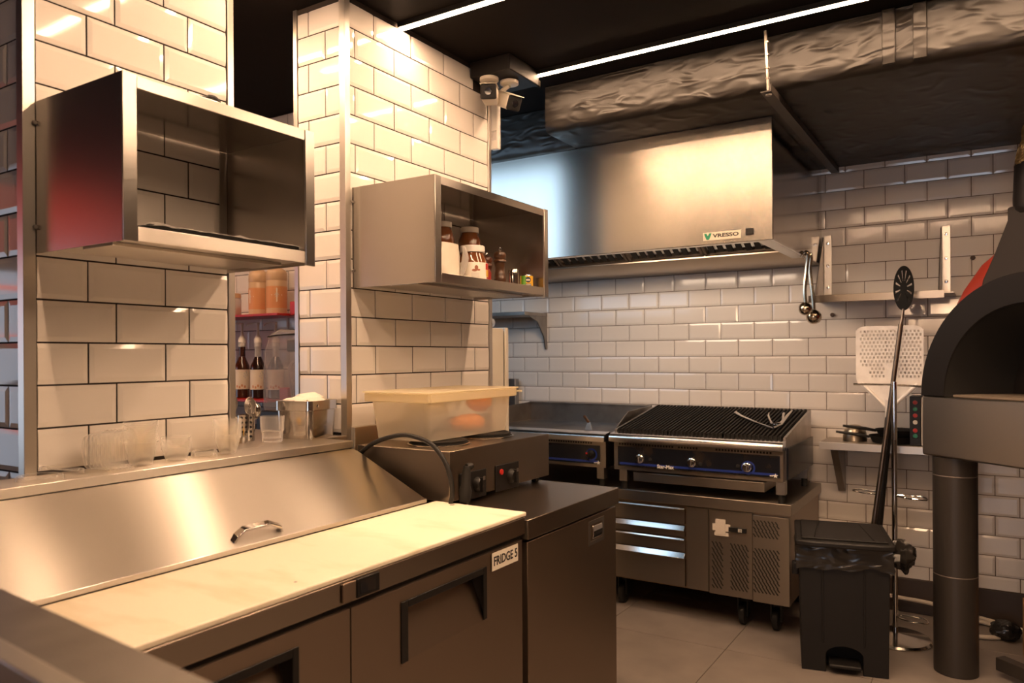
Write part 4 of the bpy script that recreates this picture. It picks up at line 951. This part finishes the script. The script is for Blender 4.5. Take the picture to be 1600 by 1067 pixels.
obj('cooking_plate', bx(GX0+.006, GX1-.006, 3.797, 4.40, .905, .938), M['grease'], gd, .002)
obj('back_guard', MB().prism([(4.40, .938), (4.412, .938), (4.412, 1.060), (4.392, 1.060), (4.392, 1.050), (4.40, 1.050)], GX0, GX1, 'x'), M['steel_dull'], gd)
for x in (GX0, GX1-.006): obj('side_guard', MB().prism([(3.80, .938), (4.40, .938), (4.40, 1.058), (4.05, 1.045), (3.85, .95)], x, x+.006, 'x'), M['steel_dull'], gd)
obj('lower_body', bx(GX0+.01, GX1-.01, 3.80, 4.40, .757, .904), M['steel_dark'], gd)
for x, y in ((-2.58, 3.765), (-1.80, 3.765), (-2.58, 4.33), (-1.80, 4.33)):
    lg = obj('leg', bx(x-.022, x+.022, y-.022, y+.022, .694, .757), M['steel_dull'], gd, .002); obj('foot', MB().cyl((x, y, .6505), (x, y, .694), .016, n=12), M['rubber'], lg, local=True)
spt = root('scraper', (-1.95, 3.93, .94), 'small metal griddle scraper standing tilted on the flat-top', 'scraper')
obj('blade', MB().add([(-1.975, 3.90, .941), (-1.925, 3.90, .941), (-1.945, 3.915, .985), (-1.962, 3.915, .985), (-1.975, 3.904, .941), (-1.925, 3.904, .941), (-1.945, 3.919, .985), (-1.962, 3.919, .985)], [(0,1,2,3),(7,6,5,4),(0,4,5,1),(1,5,6,2),(2,6,7,3),(3,7,4,0)]), M['steel_dull'], spt)
obj('handle', MB().tube([(-1.953, 3.917, .980), (-1.985, 3.945, 1.0), (-2.01, 3.97, 1.012)], .008, 8), M['wood'], spt)
tgs = root('tongs', (-1.0, 4.05, 1.02), 'open steel tongs lying across the charbroiler grate', 'tongs')
def gz(y): return .968+(y-3.80)*sl+.0135
tp = [(-1.190, 4.205), (-1.135, 4.13), (-1.02, 4.0), (-.915, 3.895)]
obj('arm', MB().tube([(x, y, gz(y)) for x, y in tp], [.010, .006, .0055, .006], 8), M['steel_smooth'], tgs)
tp = [(-.915, 3.895), (-.895, 3.97), (-.905, 4.13), (-.908, 4.285)]
obj('arm', MB().tube([(x, y, gz(y)+.004) for x, y in tp], [.006, .006, .008, .004], 8), M['steel_smooth'], tgs)
tp = [(-1.008, 4.195), (-.99, 4.11), (-.935, 3.965), (-.90, 4.0), (-.925, 4.16), (-.935, 4.215)]
obj('inner_claw', MB().tube(spline([(x, y, gz(y)+.008) for x, y in tp], 5), [.003]*4+[.006]*17+[.007]*3+[.003]*2, 8), M['steel_smooth'], tgs)

# ================================================================== RIGHT WALL SHELVES
sv = root('hanging_shelf', (-.47, 4.35, 1.65), 'empty steel shelf hung from two upright brackets on the tiles', 'shelf')
obj('shelf_plate', bx(-.805, -.140, 4.215, 4.492, 1.662, 1.668), M['steel_x'], sv)
obj('front_lip', bx(-.805, -.181, 4.206, 4.214, 1.640, 1.678), M['steel_x'], sv, .001)
for x, w in ((-.770, .036), (-.198, .034)):
    u = obj('wall_upright', bx(x-.004, x+w, 4.4885, 4.4935, 1.669, 2.028), M['alu'], sv, .001)
    obj('gusset', MB().prism([(4.488, 1.669), (4.488, 2.02), (4.225, 1.669)], x-.010, x-.006, 'x'), M['steel_dull'], sv)
    for z in (1.74, 1.86, 1.985): obj('screw', MB().lathe([(.009, 0), (.007, .005), (.001, .006)], (x+w/2-.002, 4.488, z), 12, (0, -1, 0)), M['chrome'], u, local=True)
pn_ = root('pan_shelf', (-.45, 4.35, .9), 'steel wall shelf carrying pans beside the pizza oven', 'shelf')
obj('shelf_plate', bx(-.755, -.12, 4.206, 4.496, .902, .908), M['steel_x'], pn_)
obj('front_lip', bx(-.755, -.12, 4.198, 4.205, .872, .910), M['alu'], pn_, .001)
for x in (-.70, -.20):
    obj('bracket', MB().prism([(4.496, .901), (4.496, .615), (4.478, .615), (4.24, .866), (4.24, .901)], x-.006, x+.030, 'x'), M['steel_dull'], pn_, .001)
bw = root('steel_bowl', (-.604, 4.36, .908), 'upturned brushed steel bowl on the left of the pan shelf', 'bowl')
obj('bowl_shell', MB().lathe([(.058, 0), (.061, .002), (.060, .014), (.056, .046), (.044, .070), (.026, .083), (.001, .087)], (-.604, 4.36, .9085), 28), mat('bowl_steel', (.45, .38, .29), .3, 1), bw)
def pan(x, y, z, r_, h, hang, label):
    q = root('frying_pan', (x, y, z), label, 'pan', 'black frying pans')
    obj('pan_body', MB().lathe([(r_*.78, 0), (r_*.84, .002), (r_, h), (r_*.985, h), (r_*.82, .005), (.001, .005)], (x, y, z), 30), M['iron'], q)
    a = R(hang); d = Vector((math.cos(a), math.sin(a), 0)); p0 = Vector((x, y, z+h-.008))
    obj('handle', MB().tube([p0+d*r_*.98, p0+d*(r_+.05)+Vector((0, 0, .010)), p0+d*(r_+.16)+Vector((0, 0, .024))], [.007, .009, .006], 8), M['plastic_black'], q)
pan(-.42, 4.345, .9085, .115, .038, 199, 'large black frying pan on the pan shelf under another pan')
pan(-.40, 4.35, .9475, .105, .032, 202, 'black frying pan stacked on top with its handle over the bowl')
for x, z, lab in ((-.733, 1.587, 'rusty screw fitting in the tiles below the hanging shelf'), (-.066, 1.854, 'dark wall plug in the tiles right of the hanging shelf')):
    o = obj('wall_plug', MB().lathe([(.012, 0), (.011, .007), (.005, .008)], (x, 4.490, z), 14, (0, -1, 0)), mat('rusty_plug', (.05, .025, .015), .6)); tag(o, lab, 'screw')

# ================================================================== PEELS + STAND
ps = root('peel_stand', (-.385, 4.03, 0), 'chrome floor stand with round base holding the pizza peels', 'stand')
obj('base_plate', MB().lathe([(.155, 0), (.158, .006), (.150, .016), (.03, .030), (.012, .034)], (-.385, 4.03, .001), 40), M['steel_smooth'], ps)
obj('pole', MB().cyl((-.385, 4.03, .03), (-.385, 4.03, 1.235), .0125), M['chrome'], ps)
obj('cross_bar', MB().tube([(-.385, 4.03, 1.221), (-.43, 4.02, 1.221), (-.562, 4.02, 1.221)], .005, 8).tube([(-.385, 4.03, 1.219), (-.34, 4.02, 1.219), (-.245, 4.00, 1.214)], .005, 8), M['chrome'], ps)
for z, s_ in ((.690, 1), (.115, .8)):
    obj('wire_hoop', MB().tube(spline([(-.385, 4.03, z), (-.33*s_-.385*(1-s_), 3.985, z), (-.262, 3.985, z-.003), (-.245, 4.02, z-.004), (-.28, 4.06, z), (-.385, 4.045, z)], 5), .004, 8), M['chrome'], ps)
    if z > .5: obj('wire_hoop', MB().tube(spline([(-.46, 4.03, z), (-.50, 4.015, z+.002), (-.555, 4.02, z+.006), (-.57, 4.05, z+.008), (-.54, 4.07, z+.01), (-.46, 4.05, z+.008)], 5), .004, 8), M['chrome'], ps)
pe = root('pizza_peel', (-.45, 4.14, 0), 'large perforated aluminium pizza peel with a black handle', 'peel')
bxc, bw2, bz0, bz1, yb = -.417, .151, 1.225, 1.508, 4.15
m = MB(); rows, cols = 13, 16; mt = .014; mz = .020
pitchz = (bz1-bz0-2*mz)/rows; px_ = (2*bw2-2*mt)/cols
def bar2(x0, x1, z0, z1): m.add([(x0, yb, z0), (x1, yb, z0), (x1, yb, z1), (x0, yb, z1)], [(0, 1, 2, 3)])
for j in range(rows):
    z0 = bz0+mz+j*pitchz; bar2(bxc-bw2, bxc+bw2, z0, z0+pitchz*.32)
    off = (j % 2)*.5; edge = bxc-bw2
    for i in range(cols):
        c0 = bxc-bw2+mt+px_*(i+off)
        if c0+px_ > bxc+bw2-.004: break
        solid = (j < 4 and abs(c0-bxc) < .03) or (j < 3 and c0 < bxc-.10)
        if solid: continue
        bar2(edge, c0+px_*.28, z0+pitchz*.32, z0+pitchz); edge = c0+px_*.80
    bar2(edge, bxc+bw2, z0+pitchz*.32, z0+pitchz)
pts = []
for cx, cz, a0 in ((bxc+bw2-.05, bz1-.03, 0), (bxc-bw2+.05, bz1-.03, 90)):
    for k in range(6): a = R(a0+90*k/5); pts.append((cx+.05*math.cos(a), cz+.03*math.sin(a)))
top = [(bxc+bw2, bz1-mz-.002)]+[p for p in pts if p[1] > bz1-mz]+[(bxc-bw2, bz1-mz-.002)]
m.add([(x, yb, z) for x, z in top], [tuple(range(len(top)))])
low = [(bxc-bw2, bz0+mz), (bxc-bw2+.01, bz0-.005), (bxc-.02, 1.10), (bxc+.02, 1.10), (bxc+bw2-.01, bz0-.005), (bxc+bw2, bz0+mz)]
m.add([(x, yb, z) for x, z in low], [tuple(range(len(low)))])
bo = obj('blade', m, M['alu_peel'], pe, smooth=False); so = bo.modifiers.new('thick', 'SOLIDIFY'); so.thickness = .002
obj('strut', MB().tube([(bxc-.125, 4.147, 1.222), (bxc-.06, 4.144, 1.155), (bxc-.01, 4.142, 1.10)], .009, 8), M['alu_peel'], pe)
obj('strut', MB().tube([(bxc+.125, 4.147, 1.222), (bxc+.06, 4.144, 1.155), (bxc+.01, 4.142, 1.10)], .009, 8), M['alu_peel'], pe)
so_ = obj('socket', bx(bxc-.018, bxc+.018, 4.13, 4.16, 1.055, 1.145), M['alu_peel'], pe, .003)
for z in (1.075, 1.096, 1.117): obj('rivet', MB().lathe([(.006, 0), (.004, .003), (.001, .0035)], (bxc, 4.1298, z), 10, (0, -1, 0)), M['slot'], so_, local=True)
obj('handle', MB().cyl((bxc-.10, 4.16, .003), (bxc, 4.145, 1.06), .0185), M['plastic_black'], pe)
tpe = root('turning_peel', (-.45, 4.0, 0), 'small round slotted turning peel with a long steel handle', 'peel')
c_ = Vector((-.345, 4.085, 1.685)); q = Matrix.Rotation(R(-30), 3, 'Z')
m = MB(); nA = 48; rr = [.0, .028, .036, .088, .108]
def dp(r_, a): v = q @ Vector((r_*math.sin(a)*.50, 0, r_*math.cos(a)*1.0)); return tuple(c_+v)
vs = [dp(0, 0)]+[dp(r_, 2*math.pi*i/nA) for r_ in rr[1:] for i in range(nA)]; fs = []
slot_i = {2, 6, 10, 14, 18, 30, 34, 38, 42, 46}
for i in range(nA):
    fs.append((0, 1+i, 1+(i+1) % nA))
    for k in range(3):
        if k == 1 and i in slot_i: continue
        fs.append((1+k*nA+i, 1+(k+1)*nA+i, 1+(k+1)*nA+(i+1) % nA, 1+k*nA+(i+1) % nA))
m.add(vs, fs); bo = obj('blade', m, M['iron'], tpe, smooth=False); so = bo.modifiers.new('thick', 'SOLIDIFY'); so.thickness = .002
obj('handle', MB().tube([(-.347, 4.083, 1.585), (-.352, 4.08, 1.54), (-.36, 4.075, 1.50)], [.006, .006, .009], 8).tube([(-.358, 4.077, 1.51), (-.41, 4.02, 1.05), (-.470, 3.965, .55), (-.53, 3.93, .004)], .011, 10), mat('peel_tube_steel', (.16, .13, .11), .3, 1), tpe)

# ================================================================== TRASH BIN
tb = root('trash_bin', (-.695, 3.445, 0), 'dark grey pedal bin with lid and black liner beside the chef base', 'bin', rz=R(12.6))
BW, BD, BH = .342, .36, .52
arch = [(.0, 0), (.098, 0), (.098, .075)]+[(.171-.073*math.cos(R(a)), .075+.040*math.sin(R(a))) for a in range(15, 180, 15)]+[(.244, .075), (.244, 0), (BW, 0), (BW+.008, BH), (-.008, BH)]
obj('front_wall', MB().prism(arch, 0, .012, 'y'), M['bin'], tb, .003, local=True)
mb = MB(); mb.add([(0, .012, 0), (.012, .012, 0), (.012, BD, 0), (0, BD, 0), (-.008, .012, BH), (.006, .012, BH), (.006, BD+.01, BH), (-.008, BD+.01, BH)], [(0,3,2,1),(4,5,6,7),(0,1,5,4),(1,2,6,5),(2,3,7,6),(3,0,4,7)])
mb.add([(BW-.012, .012, 0), (BW, .012, 0), (BW, BD, 0), (BW-.012, BD, 0), (BW-.006, .012, BH), (BW+.008, .012, BH), (BW+.008, BD+.01, BH), (BW-.006, BD+.01, BH)], [(0,3,2,1),(4,5,6,7),(0,1,5,4),(1,2,6,5),(2,3,7,6),(3,0,4,7)])
mb.box(.012, BW-.012, BD-.012, BD, 0, BH)
obj('side_wall', mb, M['bin'], tb, .004, local=True)
obj('inner_bin', bx(.012, BW-.012, .075, BD-.014, .012, BH-.02), M['slot'], tb, local=True)
for x in (.086, .250): obj('rib', bx(x-.004, x+.004, -.004, .0, .125, BH-.05), M['bin'], tb, .002, local=True)
obj('pedal', bx(.108, .236, -.030, .07, .030, .046), M['bin'], tb, .006, local=True)
mb = MB(); vs = []; n_ = 72
per = []
for t in range(n_):
    s_ = t/n_*4; k = int(s_); f_ = s_-k
    per.append(((-.018+(BW+.036)*f_, -.012), (BW+.018, -.012+(BD+.03)*f_), (BW+.018-(BW+.036)*f_, BD+.018), (-.018, BD+.018-(BD+.03)*f_))[k])
for r_ in range(6):
    for i, (x, y) in enumerate(per):
        d = .010*noise.noise(Vector((x*18, y*18, r_*.9))); low_ = .012*noise.noise(Vector((x*9+3, y*9, 1)))
        vs.append((x+(x-.17)*.03*(1-abs(r_-2.5)/2.5)+d, y+d*.6-.004, BH+.022-.019*r_+(low_*r_/2)))
mb.add(vs, [(r_*n_+i, r_*n_+(i+1) % n_, (r_+1)*n_+(i+1) % n_, (r_+1)*n_+i) for r_ in range(5) for i in range(n_)])
obj('bin_liner', mb, M['bag'], tb, local=True, label='black plastic liner folded over the rim')
obj('liner_knot', blob((BW+.055, .06, .512), (.058, .055, .062), .55, 18, 12, 2), M['bag'], tb, local=True)
lidm = MB().prism([(-.026, -.038), (.04, -.052), (BW-.04, -.052), (BW+.026, -.038), (BW+.022, BD+.02), (-.022, BD+.02)], .545, .572, 'z')
lo = obj('lid', lidm, M['bin'], tb, .008, local=True)
obj('lid_panel', MB().prism([(.0, -.018), (BW, -.018), (BW-.004, BD-.01), (.004, BD-.01)], .572, .580, 'z'), M['bin'], lo, .006, local=True)
for x, x2 in ((.055, .085), (.287, .257)):
    obj('lid_groove', MB().add([(x-.004, .0, .5802), (x+.004, .0, .5802), (x2+.004, BD-.04, .5802), (x2-.004, BD-.04, .5802), (x, .0, .5835), (x2, BD-.04, .5835)], [(0, 1, 4), (1, 2, 5, 4), (2, 3, 5), (3, 0, 4, 5)]), M['bin'], lo, local=True)
obj('side_lug', bx(-.038, -.010, .03, .07, .40, .455), M['bin'], tb, .006, local=True)

# ================================================================== PIZZA OVEN (placed diagonally in the corner)
ov = root('pizza_oven', (-.25, 3.75, 0), 'domed pizza oven with dark arched mouth on a steel base, corner', 'oven', rz=math.atan2(-.655, .755))
obj('steel_base', bx(0, 1.0, 0, .93, .928, 1.186), M['oven_steel'], ov, .008, local=True)
def arc(cx, cz, r_, a0, a1, n): return [(cx+r_*math.cos(R(a0+(a1-a0)*i/n)), cz+r_*math.sin(R(a0+(a1-a0)*i/n))) for i in range(n+1)]
ACX, ACZ = .49, 1.1865
obj('arch_frame', MB().prism(arc(ACX, ACZ, .49, 0, 180, 40)+arc(ACX, ACZ, .372, 180, 0, 40), -.004, .09, 'y'), M['oven_black'], ov, .003, local=True)
mb = MB(); a1 = arc(ACX, ACZ, .371, 0, 180, 30); n_ = len(a1); a2 = arc(ACX, ACZ, .30, 0, 180, 30)
mb.add([(x, .0, z) for x, z in a1]+[(x, .32, z) for x, z in a2], [(i, i+1, n_+i+1, n_+i) for i in range(n_-1)]); obj('mouth_tunnel', mb, M['soot'], ov, local=True)
obj('mouth_ring', MB().prism(arc(ACX, ACZ, .31, 0, 180, 30)+arc(ACX, ACZ, .235, 180, 0, 30), .30, .335, 'y'), M['oven_black'], ov, local=True)
obj('hearth_stone', bx(.15, .83, .012, .72, 1.1865, 1.196), M['stone'], ov, .002, local=True)
PD = [(.47, 0), (.50, .12), (.515, .22), (.52, .33), (.497, .40), (.464, .45), (.394, .55), (.29, .65), (.15, .72), (.001, .745)]
def dome(k, dz):
    mb = MB(); nu = 44
    vs = [(ACX+r_*k*1.03*math.cos(2*math.pi*i/nu), max(.40+min(r_*k*1.03, .485)*math.sin(2*math.pi*i/nu), .10), ACZ+h*k+dz) for r_, h in PD for i in range(nu)]
    fs = [(j*nu+i, j*nu+(i+1) % nu, (j+1)*nu+(i+1) % nu, (j+1)*nu+i) for j in range(len(PD)-1) for i in range(nu)]
    fs = [f for f in fs if not (sum(vs[q][1] for q in f)/4 < .36 and math.hypot(sum(vs[q][0] for q in f)/4-ACX, sum(vs[q][2] for q in f)/4-ACZ) < .425)]
    return mb.add(vs, fs)
mb = dome(1, .001); obj('inner_chamber', dome(.93, .002), M['soot'], ov, local=True)
obj('dome', mb, M['mosaic'], ov, local=True, label='red dome behind the black arch')
mb = MB()
secs = [(.20, -.002, .20, 1.60), (.188, 0, .20, 1.66), (.133, .0, .19, 1.763), (.078, .0, .17, 1.88), (.074, -.005, .15, 1.93)]
ring = []
for hw, y0, y1, z in secs:
    ring.append([(ACX-hw, y0, z), (ACX+hw, y0, z), (ACX+hw*.9, y1, z+.01), (ACX-hw*.9, y1, z+.01)])
mb.add(sum(ring, []), [(k*4+i, k*4+(i+1) % 4, (k+1)*4+(i+1) % 4, (k+1)*4+i) for k in range(4) for i in range(4)]+[(16, 17, 18, 19)])
obj('flue_hood', mb, M['oven_grey'], ov, .008, local=True)
vs = []; nn = 24
for k in range(13):
    z = 1.90+.19*k/12
    for i in range(nn):
        a = 2*math.pi*i/nn; r_ = (.088 if k else .08)+.012*noise.noise(Vector((math.cos(a)*2, math.sin(a)*2, z*12))); vs.append((ACX+.004+r_*math.cos(a), .075+r_*math.sin(a), z))
mb = MB(); mb.add(vs, [(k*nn+i, k*nn+(i+1) % nn, (k+1)*nn+(i+1) % nn, (k+1)*nn+i) for k in range(12) for i in range(nn)]); obj('chimney_wrap', mb, M['oven_black'], ov, local=True)
vs = []
for k in range(15):
    z = 2.085+.315*k/14
    for i in range(nn):
        a = 2*math.pi*i/nn; r_ = .086-.006*k*.3+.016*noise.noise(Vector((math.cos(a)*3, math.sin(a)*3, z*16))); vs.append((ACX+.004*k+r_*math.cos(a), .08+r_*math.sin(a), z))
mb = MB(); mb.add(vs, [(k*nn+i, k*nn+(i+1) % nn, (k+1)*nn+(i+1) % nn, (k+1)*nn+i) for k in range(14) for i in range(nn)]); obj('chimney_foil', mb, M['foil'], ov, local=True, label='crumpled brown foil around the chimney')
for x, y in ((.088, .088), (.90, .088), (.10, .78), (.90, .78)):
    lg = obj('leg', MB().lathe([(.085, .0), (.085, .925)], (x, y, .001), 32), M['pipe'], ov, local=True)
    for z in (.42, .845): obj('pipe_joint', MB().lathe([(.0852, 0), (.0860, .0015), (.0860, .003), (.0852, .0045)], (x, y, z), 32), M['pipe_joint'], lg, local=True)
obj('base_rail', bx(.18, .81, .20, .25, .03, .085), M['pipe'], ov, .003, local=True)
dv = root('control_unit', (-.22, 4.33, .909), 'white unit with a black strip of red and green buttons beside the oven', 'control box')
obj('casing', bx(-.287, -.13, 4.262, 4.40, .9095, 1.150), M['white'], dv, .004)
cpf = obj('button_strip', bx(-.337, -.288, 4.256, 4.40, .9095, 1.155), M['plastic_black'], dv, .002)
for z, mm in ((1.125, 'knob_red'), (1.092, 'knob_green'), (1.060, 'knob_red'), (1.026, 'print_white'), (.985, 'knob_red'), (.958, 'knob_green')):
    obj('button', MB().lathe([(.011, 0), (.010, .006), (.001, .007)], (-.312, 4.2558, z), 12, (0, -1, 0)), M[mm], cpf, local=True)

# hose, box on the floor
hs = obj('hose', MB().tube(spline([(-.60, 4.455, .10), (-.43, 4.44, .088), (-.24, 4.43, .080), (-.10, 4.45, .03), (.0, 4.46, .014), (.07, 4.40, .014), (.06, 4.30, .014), (-.04, 4.24, .014), (-.14, 4.30, .014), (-.22, 4.40, .014), (-.235, 4.455, .03), (-.20, 4.462, .05), (-.05, 4.47, .035), (.10, 4.46, .014), (.20, 4.42, .012)], 6), .0105, 8), M['hose']); tag(hs, 'white hose coiled on the floor behind the oven leg', 'hose')
cbd = obj('cardboard_box', MB().box(.125, .40, 3.93, 4.16, .001, .25), M['card'], None, .002); tag(cbd, 'orange brown cardboard box on the floor under the oven', 'box')
bgk = obj('black_bag', blob((.06, 4.30, .045), (.065, .06, .045), .4, 18, 12, 8), M['bag']); tag(bgk, 'crumpled black bag on the floor beside the oven leg', 'bag')

# ================================================================== FOREGROUND PASS COUNTER
pc = root('pass_counter', (-.7, .2, 0), 'blurred steel counter corner at the bottom left, nearest the viewer', 'counter')
T = Matrix.Translation((-.77, .413, 0)) @ Matrix.Rotation(R(-4.2), 4, 'Z')
m = MB(); m.T = T; m.box(-.325, .36, -.067, 0, 1.072, 1.10); obj('rear_rim', m, M['steel_dull'], pc, .002)
m = MB(); m.T = T; m.box(-.325, .36, -.090, -.068, 1.060, 1.104); obj('raised_ledge', m, M['alu'], pc, .002)
m = MB(); m.T = T; m.box(-.325, .36, -.42, -.091, 1.05, 1.068); obj('well', m, M['steel_dark'], pc, .002)
m = MB(); m.T = T; m.box(-.31, .34, -.40, -.01, .0, 1.049); obj('counter_base', m, M['steel_dark'], pc)
